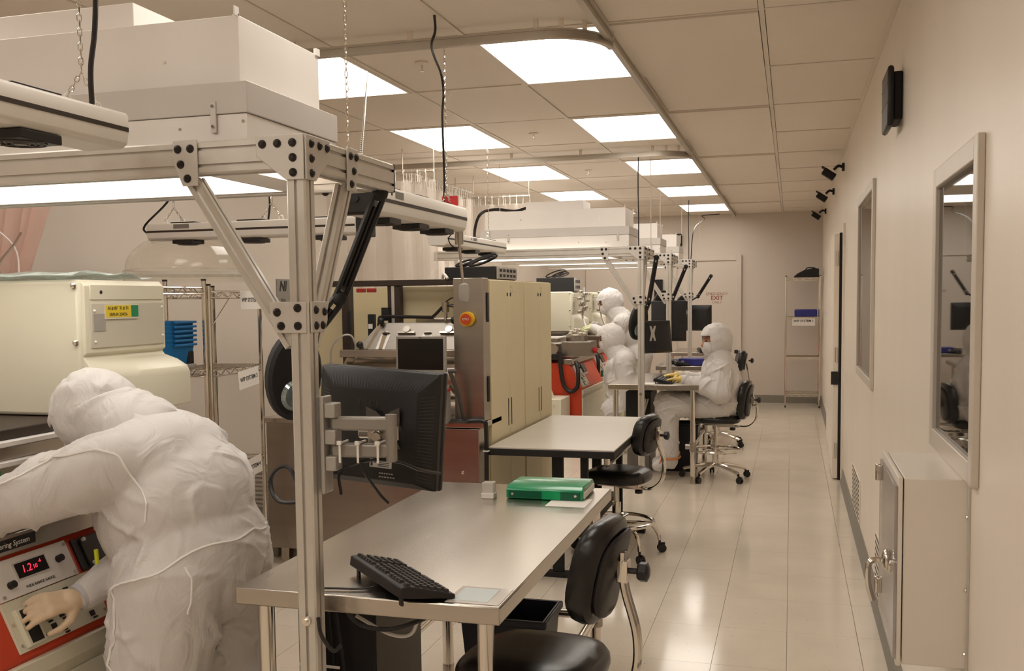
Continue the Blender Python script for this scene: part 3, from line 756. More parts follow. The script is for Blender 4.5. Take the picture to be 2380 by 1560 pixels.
def chair(label, loc, rz, seat_z, back_z, tube_legs=True, ring=.22, ring_z=.2, seat=(.42, .40, .075), back=(.30, .34), btilt=0., braz=0., backx=.25):
    """faces -x locally (back rest at +x)"""
    t = thing('drafting_chair', label, 'chair', loc, rz, group='black drafting chairs')
    obj('seat', cushion(*seat), VINYL, t, loc=(0, 0, seat_z-.06))
    bp = obj('backrest', back_pad(back[0], back[1], .07), VINYL, t, loc=(backx, 0, back_z), rot=(0, btilt, braz))
    obj('back_shell', back_pad(back[0]*.82, back[1]*.82, .02), BLK, bp, loc=(.042, 0, 0))
    obj('seat_plate', MB().box(-.10, .16, -.06, .06, seat_z-.085, seat_z-.062).box(.02, .20, -.022, .022, seat_z-.10, seat_z-.085), SILVER if False else CHROME, t, bevel=.003)
    bar = MB(); x0 = .15
    pts = bez([(x0, 0, seat_z-.092), (backx+.02, 0, seat_z-.09), (backx+.085, 0, seat_z-.03), (backx+.095, 0, seat_z+.08), (backx+.062, 0, back_z-.04), (backx+.06, 0, back_z+.05)], 6)
    for dy in (-.012, .012): bar.tube([p+V((0, dy, 0)) for p in pts], .009, 6)
    obj('back_bar', bar, CHROME, t)
    k = obj('knob', MB().cyl((backx+.07, 0, back_z), (backx+.10, 0, back_z), .008, n=8).lathe([(.020, 0), (.026, .006), (.026, .024), (.014, .03)], n=7, M=Mx.Translation((backx+.098, 0, back_z)) @ Mx.Rotation(math.pi/2, 4, 'Y')), BLK, t)
    obj('clamp', MB().box(backx+.045, backx+.075, -.02, .02, back_z-.03, back_z+.03), CHROME, t, bevel=.003)
    obj('knob', MB().lathe([(.010, 0), (.024, .004), (.024, .022), (.012, .028)], c=(.14, 0, seat_z-.128), n=8), BLK, t)
    obj('column', MB().cyl((0, 0, ring_z+.02), (0, 0, seat_z-.085), .0165, n=14).cyl((0, 0, .12), (0, 0, ring_z+.12), .026, n=14), CHROME, t)
    rg = MB().tube([(ring*math.cos(a*math.pi/18), ring*math.sin(a*math.pi/18), ring_z) for a in range(36)], .011, 8, closed=True)
    for a in range(5):
        an = a*2*math.pi/5+.3; rg.cyl((.02*math.cos(an), .02*math.sin(an), ring_z), (ring*math.cos(an), ring*math.sin(an), ring_z), .006, n=6)
    obj('foot_ring', rg, CHROME, t)
    for a in range(5):
        an = a*2*math.pi/5+.55; c, s = math.cos(an), math.sin(an)
        if tube_legs: pts = bez([(.02*c, .02*s, .17), (.14*c, .14*s, .185), (.215*c, .215*s, .17), (.255*c, .255*s, .115), (.265*c, .265*s, .075)], 5); rr = .0125
        else: pts = bez([(.02*c, .02*s, .125), (.12*c, .12*s, .115), (.25*c, .25*s, .085), (.275*c, .275*s, .075)], 4); rr = .016
        lg = obj('leg', MB().tube(pts, rr, 8), CHROME, t)
        e = V(pts[-1]); tn = V((-s, c, 0))
        cs = MB(); 
        cs.cyl((e.x, e.y, .05), (e.x, e.y, .08), .008, n=8)
        w = V((e.x, e.y, .026))+V((c, s, 0))*.012
        for sd in (-1, 1): cs.cyl(w+tn*(sd*.006), w+tn*(sd*.018), .026, n=14)
        cs.box(-.02, .02, -.004, .004, 0, .03, Mx.Translation((w.x, w.y, .03)) @ Mx.Rotation(an, 4, 'Z'))
        obj('caster', cs, BLK, lg)
    return t
chair('closest black vinyl drafting chair pulled up to the near table', (-.668, 2.50, 0), math.radians(-6), .585, .835, True, .22, .2, (.40, .37, .075), (.28, .28), btilt=math.radians(12), backx=.195)
chair('second black drafting chair with chrome ring base beside the laminate table', (-1.005, 5.75, 0), math.radians(-10), .505, .735, True, .22, .2, (.41, .39, .08), (.25, .32), btilt=math.radians(10), backx=.20)
chair('black drafting chair the seated person sits on', (-.61, 8.36, 0), math.radians(-3), .545, .68, False, .21, .25, (.42, .40, .075), (.33, .34), btilt=math.radians(8), backx=.245)
chair('far black drafting chair behind the seated person', (-.735, 10.3, 0), math.radians(10), .55, .88, False, .21, .25, (.42, .40, .075), (.22, .26), btilt=math.radians(10), backx=.24)

# ------------------------------------------------------------------ monitors
def monitor(label, loc, rz, W, H, tilt=0., logo=True, stripes=True, roll=0.):
    """back faces local -y; centre at loc"""
    t = thing('monitor', label, 'monitor', loc, rz)
    M = Mx.Rotation(roll, 4, 'Y') @ Mx.Rotation(tilt, 4, 'X')
    def P(mb, *a, **k):
        for i, p in enumerate(mb.v): mb.v[i] = tuple(M @ V(p))
        return obj(*a[:1], mb, *a[1:], **k)
    a, b = W/2, H/2
    P(MB().box(-a, a, .012, .032, -b, b), 'bezel', BLK, t, bevel=.006)
    P(MB().box(-a+.015, a-.015, .032, .033, -b+.018, b-.015), 'screen', SCREEN, t)
    bk = MB(); f, r, d = .985, .70, .035
    bk.add([(-a*f, .012, -b*f), (a*f, .012, -b*f), (a*f, .012, b*f), (-a*f, .012, b*f), (-a*f, -.010, -b*f), (a*f, -.010, -b*f), (a*f, -.010, b*f), (-a*f, -.010, b*f),
            (-a*r, -d, -b*.86), (a*r, -d, -b*.86), (a*r*1., -d, b*.66), (-a*r, -d, b*.66)],
           [(0, 1, 5, 4), (1, 2, 6, 5), (2, 3, 7, 6), (3, 0, 4, 7), (4, 5, 9, 8), (5, 6, 10, 9), (6, 7, 11, 10), (7, 4, 8, 11), (8, 9, 10, 11), (3, 2, 1, 0)])
    hs = P(bk, 'back_cover', mat('monitor_black', (.008, .0072, .0072), .45, var=.1), t, bevel=.004)
    if stripes:
        v = MB()
        n = 30
        for k in range(n):
            x = -a*r*.95+2*a*r*.95*k/(n-1)
            v.cyl((x*1.02, -.0335, b*.68), (x*1.2, -.0125, b*.93), .0016, n=4)
        for k in range(26):
            z = b*.56-(b*1.36)*k/25
            for sx in (-1, 1): v.cyl((sx*a*r*1.05, -.033, z), (sx*a*.93, -.0135, z*1.08), .0016, n=4)
        P(v, 'vent_ribs', mat('rib_grey', (.028, .025, .024), .35), hs)
    if logo:
        tx = text('logo', 'DELL', .045, (0, -d-.0004, b*.36), (1, 0, 0), (0, 0, 1), mat('logo_black', (.02, .018, .017), .25), hs, bold=.001)
        tx.matrix_local = M
        sk = P(MB().box(-a*.02, a*.34, -d-.001, -d, -b*.66, -b*.52), 'rating_label', mat('label_grey', (.42, .39, .36), .6), hs)
        li = MB()
        for k in range(4): li.box(a*.12, a*.30, -d-.0015, -d-.001, -b*(.545+.028*k)-.001, -b*(.545+.028*k)+.0008)
        li.box(a*0, a*.03, -d-.0015, -d-.001, -b*.64, -b*.54); li.cyl((a*.07, -d-.001, -b*.56), (a*.07, -d-.0015, -b*.56), .004, n=8)
        P(li, 'print', INK, sk)
        mk = MB()
        for k in range(6): mk.box(a*(.14+.04*k), a*(.165+.04*k), -d-.0008, -d, -b*.76, -b*.74)
        for k in range(6): mk.box(a*(.14+.045*k), a*(.17+.045*k), -d-.0008, -d, -b*.82, -b*.80)
        P(mk, 'print', mat('label_grey2', (.30, .28, .26), .6), hs)
    return t, M
# near monitor on an arm clamped to the post
mon, Mm = monitor('black flat monitor seen from behind, on the near post', (-1.075, 2.43, 1.20), math.radians(-6), .372, .318, tilt=math.radians(-2), roll=math.radians(3.2))
t = thing('monitor_mount', 'silver folding monitor arm clamped to the near post', 'monitor arm', (-1.13, 2.14, 0))
obj('clamp_rail', MB().box(.026, .036, .0, .05, 1.07, 1.31), SILVER, t, bevel=.003)
for z in (1.275, 1.21, 1.145): obj('clamp_block', MB().box(.036, .064, .005, .045, z-.018, z+.018), SILVER, t, bevel=.003)
for z in (1.242, 1.176):
    obj('arm_link', MB().box(0, .15, -.014, .014, z-.017, z+.017), mat('arm_grey', (.30, .275, .245), .4, .4), t, loc=(.045, .03, 0), rot=(0, 0, .12), bevel=.006)
obj('pivot', MB().cyl((.195, .045, 1.15), (.195, .045, 1.265), .014, n=14), mat('arm_grey', (.3, .27, .24), .4), t)
obj('ball_joint', MB().box(.12, .18, .07, .13, 1.187, 1.228).cyl((.15, .05, 1.208), (.15, .19, 1.208), .014, n=12).cyl((.085, .10, 1.208), (.13, .10, 1.208), .012, n=12), STEEL, t, bevel=.003)
pv = MB().prism([(-.05, .06), (-.022, .048), (.0, .03), (.022, .048), (.05, .06), (.05, .02), (.035, -.02), (.05, -.05), (.03, -.055), (0, -.02), (-.03, -.055), (-.05, -.05), (-.035, -.02), (-.05, .02)], 'y', 0, .004)
obj('mount_plate', pv, mat('dark_plate', (.10, .09, .08), .4, .5), t, loc=(.09, .235, 1.20), rot=(0, 0, math.radians(-6)))
for i, (x, y) in enumerate(((.075, .008), (.12, .014), (.17, .02))):
    obj('cable_tie', MB().box(x-.003, x+.003, y-.002, y, 1.148, 1.199).box(x-.003, x+.003, y-.002, y+.045, 1.194, 1.199).box(x-.006, x+.006, y-.006, y, 1.192, 1.202), WHITE, t, bevel=.001)
cable('power_cable', 'black cable tied along the near monitor arm', [(-1.08, 2.2, 1.06), (-1.07, 2.18, 1.12), (-1.0, 2.175, 1.15), (-.92, 2.19, 1.148), (-.89, 2.25, 1.12), (-.88, 2.37, 1.09)], .004)
cable('power_cable', 'black cable hanging from the near monitor\'s arm', [(-1.005, 2.16, 1.15), (-1.0, 2.17, 1.12), (-.985, 2.22, 1.06), (-.98, 2.26, 1.03)], .004)
cable('power_cable', 'grey cable looping out behind the near post', [(-1.15, 2.4, 1.22), (-1.24, 2.42, 1.19), (-1.22, 2.4, 1.14), (-1.16, 2.36, 1.10)], .006, GREYP)
cable('power_cable', 'black cable looping left of the near post', [(-1.19, 2.30, 1.02), (-1.33, 2.34, 1.0), (-1.37, 2.36, 1.05), (-1.34, 2.36, 1.09), (-1.30, 2.35, 1.085), (-1.25, 2.33, 1.0), (-1.2, 2.3, .95)], .006)
cable('power_cable', 'black cable coming out of the near post under the table', [(-1.10, 2.10, .775), (-1.095, 2.105, .73), (-1.07, 2.115, .69), (-1.055, 2.13, .70)], .005)
cable('power_cable', 'black cables sagging under the near table edge', [(-1.11, 2.26, .75), (-1.07, 2.27, .705), (-.99, 2.28, .695), (-.90, 2.3, .725), (-.85, 2.3, .76)], .006)
cable('power_cable', 'grey cable loop sagging under the near table', [(-1.09, 2.29, .72), (-1.0, 2.3, .675), (-.94, 2.3, .68), (-.915, 2.3, .74)], .005, GREYP)

# far monitors
m2, _ = monitor('black monitor on the second work frame turned half away', (-1.07, 8.12, 1.218), math.radians(42), .27, .27, tilt=math.radians(-8), logo=False, stripes=False)
obj('mount_plate', MB().prism([(-.06, .10), (-.03, .10), (0, .04), (.03, .10), (.06, .10), (.03, 0), (.06, -.10), (.03, -.10), (0, -.04), (-.03, -.10), (-.06, -.10), (-.03, 0)], 'y', -.045, -.04), SILVER, m2, loc=(-.075, 0, .03)).scale = (.5, 1, .62)
monitor('black monitor on the third work frame', (-1.22, 10.15, 1.30), math.radians(5), .36, .42, logo=False, stripes=False)
monitor('black monitor on the farthest work frame in front of the exit door', (-1.13, 12.3, 1.285), math.radians(0), .36, .32, logo=False, stripes=False)

# ------------------------------------------------------------------ magnifier lamps on black spring arms
def maglamp(label, base, pts, head, hd, size):
    t = thing('magnifier_lamp', label, 'lamp', base)
    B = V(base); P = [V(p)-B for p in pts]
    for a, b in zip(P[:-1], P[1:]):
        d = (b-a).normalized(); n = d.orthogonal().normalized()
        mb = MB()
        for o in (-.014, .014): mb.tube([a+n*o, b+n*o], .009, 6)
        mb.tube([a+d*.04+n*.0, b-d*.04], .006, 6)
        obj('arm', mb, BLK, t)
    for p in P: obj('joint', MB().ell(p, .024, n=10, m=6), BLKM, t)
    h = V(head)-B
    q = V(hd).to_track_quat('Z', 'Y').to_matrix().to_4x4(); q.translation = h
    obj('lamp_head', MB().lathe([(size*.3, -.03), (size*.8, -.028), (size, -.012), (size, .012), (size*.9, .022), (size*.62, .024)], n=28, M=q @ Mx.Diagonal((1, 1.55, 1, 1))), BLKM, t)
    obj('lens', MB().lathe([(size*.60, .02), (size*.45, .034), (size*.05, .04)], n=24, M=q @ Mx.Translation((0, -size*.62, 0))), LENSG, t)
    return t
maglamp('black magnifier lamp with glass lens left of the near post', (-1.14, 2.62, 1.86), [(-1.14, 2.62, 1.85), (-1.285, 2.64, 1.55), (-1.38, 2.60, 1.42)], (-1.40, 2.56, 1.325), (.55, -.40, -.12), .085)
maglamp('black boom arm lamp on the second work frame', (-1.12, 8.3, 1.88), [(-1.10, 8.3, 1.88), (-1.17, 8.32, 1.5), (-1.19, 8.25, 1.42)], (-1.24, 8.2, 1.34), (.8, -.6, -.2), .10)
maglamp('black boom arm lamp on the third work frame', (-1.08, 10.3, 1.88), [(-1.06, 10.3, 1.86), (-1.2, 10.3, 1.52), (-1.24, 10.3, 1.5)], (-1.3, 10.25, 1.45), (.5, -.8, -.2), .11)
maglamp('black boom arm lamp on the farthest work frame', (-1.0, 12.3, 1.88), [(-.96, 12.3, 1.80), (-1.12, 12.32, 1.55), (-1.2, 12.2, 1.5)], (-1.28, 12.1, 1.42), (.3, -.9, -.3), .10)

# ------------------------------------------------------------------ keyboards, binder, papers
def keyboard(label, loc, rz, L=.36, D=.145, tilt=.12):
    """local: long axis x, front edge at -y, keys on top; tilted up toward +y"""
    t = thing('keyboard', label, 'keyboard', loc, rz)
    M = Mx.Rotation(tilt, 4, 'X')
    ca = MB().prism([(-D/2, 0), (D/2, 0), (D/2, .026), (D/2-.02, .030), (-D/2+.01, .014), (-D/2, .012)], 'x', -L/2, L/2, M)
    c = obj('case', ca, BLK, t, loc=(0, 0, .012), bevel=.003)
    keym = mesh_of(MB().add([(-.0075, -.007, 0), (.0075, -.007, 0), (.0075, .007, 0), (-.0075, .007, 0), (-.0058, -.0055, .007), (.0058, -.0055, .007), (.0058, .0055, .007), (-.0058, .0055, .007)],
                            [(4, 5, 6, 7), (0, 1, 5, 4), (1, 2, 6, 5), (2, 3, 7, 6), (3, 0, 4, 7)]), 'key')
    km = mat('key_dark', (.030, .026, .024), .38)
    keym.materials.append(km)
    sl = math.atan2(.016, D-.03)
    for r in range(6):
        n = 18
        y = -D/2+.022+r*(D-.05)/5+(.006 if r == 5 else 0)
        for i in range(n):
            if r == 0 and 3 < i < 9 and i != 6: continue
            if i == 13 and r < 5: continue
            if r == 5 and i in (1, 6, 11): continue
            x = -L/2+.016+i*(L-.032)/(n-1)
            o = bpy.data.objects.new('key', keym); COL.objects.link(o); o.parent = c
            zz = .013+(y+D/2)*.12
            p = M @ V((x, y, zz)); o.location = p; o.rotation_euler = (tilt+sl, 0, 0)
            if r == 0 and i == 6: o.scale = (5.5, 1, 1)
    for sx in (-1, 1): obj('foot', MB().box(sx*L*.42-.008, sx*L*.42+.008, D/2-.02, D/2-.014, -.002, .034), BLK, t, loc=(0, 0, 0))
    return t
keyboard('black keyboard propped up on the near steel table', (-.975, 2.315, .80), math.radians(135), .355, .15, .16)
keyboard('black keyboard under the seated person\'s gloves', (-1.02, 8.28, .825), math.radians(90), .42, .16, .14)
keyboard('black keyboard on the third steel table', (-1.12, 10.45, .825), math.radians(100), .42, .15, .08)
keyboard('black keyboard on the farthest steel table', (-1.1, 12.95, .825), math.radians(100), .42, .15, .08)
cable('power_cable', 'black keyboard cable running to the near post', [(-1.0, 2.28, .815), (-1.05, 2.25, .806), (-1.13, 2.235, .806), (-1.2, 2.22, .806)], .003)
t = thing('sheet_protector', 'pale blue note in a clear sleeve on the near table corner', 'paper', (-.74, 2.29, .80))
obj('sleeve', MB().box(-.075, .062, -.075, .062, .0003, .001), mat('clear_sleeve', (.55, .50, .44), .12, var=.05), t)
obj('note', MB().box(-.062, .030, -.058, .048, .001, .0016), PAPERB, t)
t = thing('binder', 'green plastic binder lying on the near steel table', 'binder', (-.875, 3.565, .80), math.radians(1))
obj('cover', MB().prism([(-.115, .002), (.115, .002), (.115, .034), (.10, .046), (-.09, .050), (-.115, .036)], 'x', -.145, .145), GREEN, t, bevel=.004)
for xa, xb in ((-.135, -.01), (.065, .135)): obj('spine_panel', MB().box(xa, xb, -.1175, -.115, .006, .032), GREEND, t)
obj('spine_label', MB().box(-.008, .062, -.118, -.115, .003, .034), mat('green_bright', (.0, .30, .10), .3), t)
for x in (-.12, .118): obj('rivet', MB().cyl((x, -.1175, .02), (x, -.120, .02), .005, n=10), CHROME, t)
obj('pages', MB().box(-.13, .150, -.10, .10, .008, .030), PAPER, t)
obj('paper_sheet', MB().box(-.845, -.70, 3.35, 3.50, .8002, .801), PAPER, label='white sheet of paper in front of the green binder', cat='paper')
t = thing('plastic_block', 'small clear plastic block standing on the near table', 'block', (-1.085, 3.45, .80))
obj('block', MB().box(-.022, .022, -.02, .02, 0, .06), mat('frosted_clear', (.6, .55, .49), .2, alpha=.6), t, bevel=.003)
obj('base', MB().box(-.024, .024, -.022, .022, 0, .02), mat('frosted_clear2', (.66, .61, .55), .3), t, bevel=.002)
obj('paper_sheet', MB().box(-1.18, -.78, 8.06, 8.22, .8252, .8262), PAPER, label='white sheet under the seated person\'s keyboard', cat='paper')
for n, (x, y, z0, w, d, h) in (('blue plastic case on the farthest steel table', (-.93, 12.9, .825, .26, .2, .075)), ('blue plastic case on the third steel table', (-.99, 10.42, .71, .3, .2, .075))):
    t = thing('plastic_case', n, 'case', (x, y, z0 if z0 > .8 else .826))
    obj('shell', MB().box(-w/2, w/2, -d/2, d/2, 0, h), BLUE2, t, bevel=.01)
    obj('latch', MB().box(-w/2+.03, -w/2+.06, -d/2-.004, -d/2, h*.4, h*.7), SILVER, t)
for n, x, y in (('third', -1.2, 10.62), ('farthest', -1.1, 13.15)):
    t = thing('hand_tool', 'dark rounded hand tool lying on the %s steel table' % n, 'tool', (x, y, .825))
    obj('body', MB().ell((0, 0, .025), (.07, .045, .03)), BLK, t); obj('tail', MB().cyl((.05, 0, .02), (.16, .02, .012), .015, .01, 8), BLK, t)

# under the near table: computer tower with cables, waste bin
t = thing('computer_tower', 'black computer tower with bundled cables under the near table', 'computer', (-1.43, 2.96, 0), 0)
obj('tower_case', MB().box(-.10, .17, -.18, .22, .05, .60), BLKM, t, bevel=.006)
obj('side_panel', MB().box(.17, .172, -.17, .21, .07, .58), mat('tower_grey', (.12, .105, .09), .45), t)
pm = MB()
for k in range(8): pm.box(-.085, -.03, -.182, -.18, .12+.05*k, .135+.05*k)
obj('rear_slots', pm, STEELD, t)
cb = MB()
for k in range(6): cb.tube(bez([(-.06+.02*k, -.20, .72), (-.05+.022*k, -.22, .55), (-.07+.03*k, -.215, .35), (-.03+.02*k, -.19, .18)], 5), .006, 5)
obj('cable_bundle', cb, BLK, t)
obj('cable_tie', MB().box(-.07, .07, -.23, -.226, .385, .393), WHITE, t)
t = thing('waste_bin', 'dark blue waste bin under the near table', 'bin', (-.955, 3.28, 0))
w = MB(); a0, b0, a1, b1, h = .115, .09, .15, .12, .44
w.add([(-a0, -b0, 0), (a0, -b0, 0), (a0, b0, 0), (-a0, b0, 0), (-a1, -b1, h), (a1, -b1, h), (a1, b1, h), (-a1, b1, h), (-a1+.006, -b1+.006, h), (a1-.006, -b1+.006, h), (a1-.006, b1-.006, h), (-a1+.006, b1-.006, h), (-a0+.006, -b0+.006, .01), (a0-.006, -b0+.006, .01), (a0-.006, b0-.006, .01), (-a0+.006, b0-.006, .01)],
      [(3, 2, 1, 0), (0, 1, 5, 4), (1, 2, 6, 5), (2, 3, 7, 6), (3, 0, 4, 7), (4, 5, 9, 8), (5, 6, 10, 9), (6, 7, 11, 10), (7, 4, 8, 11), (8, 9, 13, 12), (9, 10, 14, 13), (10, 11, 15, 14), (11, 8, 12, 15), (12, 13, 14, 15)])
obj('bin_body', w, NAVY, t)
obj('rim', MB().box(-a1-.01, a1+.01, -b1-.01, -b1, h-.025, h).box(-a1-.01, a1+.01, b1, b1+.01, h-.025, h).box(-a1-.01, -a1, -b1, b1, h-.025, h).box(a1, a1+.01, -b1, b1, h-.025, h), NAVY, t, bevel=.004)
t = thing('waste_bin', 'dark blue waste bin on the floor beside the seated person', 'bin', (-.95, 8.75, 0))
obj('bin_body', MB().add([(-.14, -.1, 0), (.14, -.1, 0), (.14, .1, 0), (-.14, .1, 0), (-.17, -.13, .42), (.17, -.13, .42), (.17, .13, .42), (-.17, .13, .42)], [(3, 2, 1, 0), (0, 1, 5, 4), (1, 2, 6, 5), (2, 3, 7, 6), (3, 0, 4, 7)]), NAVY, t)
obj('rim', MB().tube([(-.17, -.13, .42), (.17, -.13, .42), (.17, .13, .42), (-.17, .13, .42)], .01, 6, closed=True), NAVY, t)
for n, x, y in (('second', -1.3, 8.7),):
    t = thing('computer_tower', 'black computer tower with grey cables under the second steel table', 'computer', (x, y, 0))
    obj('tower_case', MB().box(-.10, .12, -.2, .22, .3, .72), BLKM, t, bevel=.006)
    obj('drive_box', MB().box(-.09, .11, -.2, .2, .02, .28), mat('tower_grey2', (.16, .145, .125), .4), t, bevel=.005)
    cb = MB()
    for k in range(4): cb.tube(bez([(.04+.02*k, -.21, .66), (.06, -.24, .5), (-.03+.02*k, -.23, .35), (-.02, -.22, .2)], 5), .007, 5)
    obj('cable_bundle', cb, GREYP, t)
# ------------------------------------------------------------------ sputtering machines (red base, ivory head)
SLOPE0, SLOPE1 = V((0, 0, .62)), V((-.12, 0, .86))
_d = (SLOPE1-SLOPE0).normalized(); _n = V((_d.z, 0, -_d.x))
MS = Mx((V((0, 1, 0)), _d, _n)).transposed().to_4x4(); MS.translation = SLOPE0   # (y, up the slope, outward)
def sputter(label, loc, detail=True):
    t = thing('sputtering_machine', label, 'machine', loc)
    Wm = 1.15
    obj('base', MB().prism([(-.004, .10), (-.004, .60), (0, .62), (-.12, .86), (-.16, .885), (-1.05, .885), (-1.05, .06), (-.06, .06)], 'y', 0, Wm), RED, t, bevel=.004)
    def sd(name, y0, y1, v0, v1, w, m, parent=t, **k): return obj(name, MB().box(y0, y1, v0, v1, .0005, w, MS), m, parent, **k)
    for y0, y1 in ((.015, .395), (.405, 1.135)):
        dr = obj('door', MB().box(-.003, .012, y0, y1, .08, .53).box(-.003, .003, y0, y1, .53, .565).box(-.003, .018, y0, y1, .565, .608), IVORY, t, bevel=.002)
        obj('latch', MB().ell((.016, y0+.05, .57), .008, n=8, m=5), CHROME, dr)
    obj('ledge', MB().box(-.20, -.095, -.005, Wm+.005, .872, .925), STEEL, t, bevel=.004)
    obj('chamber', MB().box(-1.0, -.26, .02, Wm-.02, .926, 1.10), STEELD, t, bevel=.01)
    obj('chamber_lip', MB().box(-1.02, -.225, .0, Wm, 1.08, 1.095).box(-1.02, -.24, .0, Wm, 1.135, 1.15), WHITE, t, bevel=.002)
    obj('chamber_lid', MB().box(-1.0, -.25, .02, Wm-.02, 1.095, 1.135), STEELD, t, bevel=.004)
    obj('seal_ring', MB().box(-1.0, -.27, .30, 1.06, 1.15, 1.182), DKBR, t, bevel=.004)
    # ivory head: boxy housing with bulging lower front
    y0, y1 = .64, 1.06
    obj('head_housing', MB().box(-1.15, -.245, y0, y1, 1.184, 1.62), IVORY, t, bevel=.012)
    sk = MB(); prof = [(-.25, 1.62), (-.232, 1.60), (-.232, 1.385), (-.245, 1.375), (-.236, 1.362), (-.19, 1.345), (-.155, 1.322), (-.146, 1.30), (-.146, 1.19), (-.25, 1.184)]
    # bulge is widest at mid-span: several slices
    n = 14; vs = []
    for i in range(n+1):
        u = i/n; y = y0+.012+(y1-y0-.012)*u; k = (.25+.95*math.sin(math.pi*min(1, u*.62+.0)))
        for x, z in prof:
            xx = -.236+(x+.236)*k if x > -.23 else x
            vs.append((xx, y, z))
    m = len(prof); fs = [(i*m+j, i*m+(j+1) % m, (i+1)*m+(j+1) % m, (i+1)*m+j) for i in range(n) for j in range(m)]
    fs += [tuple(range(m)), tuple(range(n*m, n*m+m))]
    obj('head_front', sk.add(vs, fs), IVORY, t, bevel=.002)
    ip = obj('instrument_panel', MB().box(-.236, -.2275, y0+.035, y1-.012, 1.40, 1.545), IVORYD, t, bevel=.002)
    obj('top_panel', MB().box(-.236, -.228, y0+.035, y1-.012, 1.555, 1.605), IVORY, t, bevel=.003)
    for y, z in ((y0+.05, 1.52), (y1-.022, 1.53), (y0+.05, 1.42), (y1-.022, 1.43)): obj('screw', MB().ell((-.2265, y, z), .005, n=8, m=4), WHITE, ip)
    obj('blank_plate', MB().box(-.2275, -.225, y0+.045, y0+.10, 1.455, 1.51), SILVER, ip)
    obj('keyhole', MB().cyl((-.2285, y0+.085, 1.58), (-.226, y0+.085, 1.58), .006, n=8), INK, t)
    for z in (1.60, 1.42, 1.25): obj('knob', MB().ell((-.258, y0-.004, z), .010, n=8, m=5), CHROME, t)
    # control fascia on the slope
    fp = sd('meter_panel', .09, .375, .155, .262, .010, WHITE, bevel=.001)
    obj('display', MB().box(.165, .285, .195, .245, .010, .012, MS), GREYP, fp); obj('display_glass', MB().box(.170, .28, .199, .241, .012, .0128, MS), SCREEN, fp)
    lp = sd('switch_panel', .08, .42, .012, .153, .008, IVORY, bevel=.001)
    for y, v in ((.135, .19), (.325, .215)): obj('dial', MB().cyl(MS @ V((y, v, .010)), MS @ V((y, v, .026)), .011, .010, 14), BLK, fp)
    for y, v in ((.10, .25), (.365, .25), (.365, .165), (.10, .165)): obj('screw', MB().cyl(MS @ V((y, v, .01)), MS @ V((y, v, .013)), .005, n=8), CHROME, fp)
    for y, v in ((.205, .075), (.255, .068), (.215, .045), (.245, .03), (.175, .10), (.20, .11), (.235, .10), (.305, .125), (.165, .045), (.36, .035)):
        obj('toggle', MB().box(y-.009, y+.009, v-.008, v+.008, .008, .0105, MS).cyl(MS @ V((y, v-.014, .008)), MS @ V((y+.002, v-.014, .02)), .003, n=6), BLK, lp)
    bx = sd('warning_module', .105, .165, .02, .125, .022, IVORY, bevel=.001)
    obj('warning_face', MB().box(.115, .156, .026, .119, .022, .023, MS), BLK, bx)
    obj('warning_mark', MB().tube([MS @ V((.125, .07, .0235)), MS @ V((.147, .07, .0235)), MS @ V((.136, .09, .0235))], .0012, 4, closed=True), WHITE, bx)
    for y, v in ((.093, .03), (.093, .09), (.41, .14), (.41, .03)): obj('screw', MB().cyl(MS @ V((y, v, .008)), MS @ V((y, v, .011)), .005, n=8), CHROME, lp)
    cs = sd('drive_unit', .40, .60, .158, .255, .006, BLK, bevel=.001)
    obj('drive_cover', MB().box(.43, .60, .165, .25, .006, .012, MS), mat('drive_grey', (.035, .028, .026), .3), cs)
    for y, v in ((.44, .245), (.445, .17)): obj('button', MB().cyl(MS @ V((y, v, .012)), MS @ V((y, v, .02)), .006, n=10), WHITE, cs)
    sd('grey_strip', .43, .62, .13, .152, .006, GREYP)
    # breaker plate above the ledge
    bpn = obj('breaker_panel', MB().box(-.262, -.252, .20, .62, .932, 1.02), IVORY, t)
    for y in (.47, .54): obj('breaker', MB().box(-.252, -.243, y-.014, y+.014, .955, 1.0).box(-.243, -.237, y-.006, y+.006, .968, .99), BLK, bpn)
    return t
m1 = sputter('near sputtering machine with red panel where the bending person works', (-1.92, 1.95, 0))
text('lettering', 'WIDE RANGE GAUGE', .011, MS @ V((.235, .172, .0106)), (0, 1, 0), _d, INK, m1)
text('lettering', '1.2', .030, MS @ V((.205, .22, .0131)), (0, 1, 0), _d, LED, m1, shear=.2)
text('lettering', '10', .017, MS @ V((.235, .218, .0131)), (0, 1, 0), _d, LED, m1, shear=.2)
text('lettering', '-6', .014, MS @ V((.256, .229, .0131)), (0, 1, 0), _d, LED, m1, shear=.2)
pl = obj('name_plate', MB().box(-.096, -.093, .02, .25, .885, .915), BLK, m1)
text('lettering', 'Ion Sputtering System', .021, (-.0926, .135, .90), (0, 1, 0), (0, 0, 1), PAPER, pl)
lb = obj('label_holder', MB().box(-.2275, -.223, .735, .905, 1.492, 1.54), mat('holder', (.66, .60, .45), .4), m1)
obj('yellow_card', MB().box(-.223, -.2222, .74, .865, 1.498, 1.537), YELLOW, lb); obj('green_card', MB().box(-.223, -.2222, .867, .903, 1.498, 1.537), GREENT, lb)
text('lettering', 'Al # 87  Ti # 71', .016, (-.2218, .80, 1.527), (0, 1, 0), (0, 0, 1), INK, lb)
text('lettering', '50/0.04 250/26', .015, (-.2218, .80, 1.507), (0, 1, 0), (0, 0, 1), INK, lb)
obj('green_card', MB().box(-.228, -.226, .20, .275, 1.0+.045, 1.075), GREENT, m1)
obj('meter_box', MB().box(-.20, -.13, .235, .34, .926, .95), BLK, m1, bevel=.003)
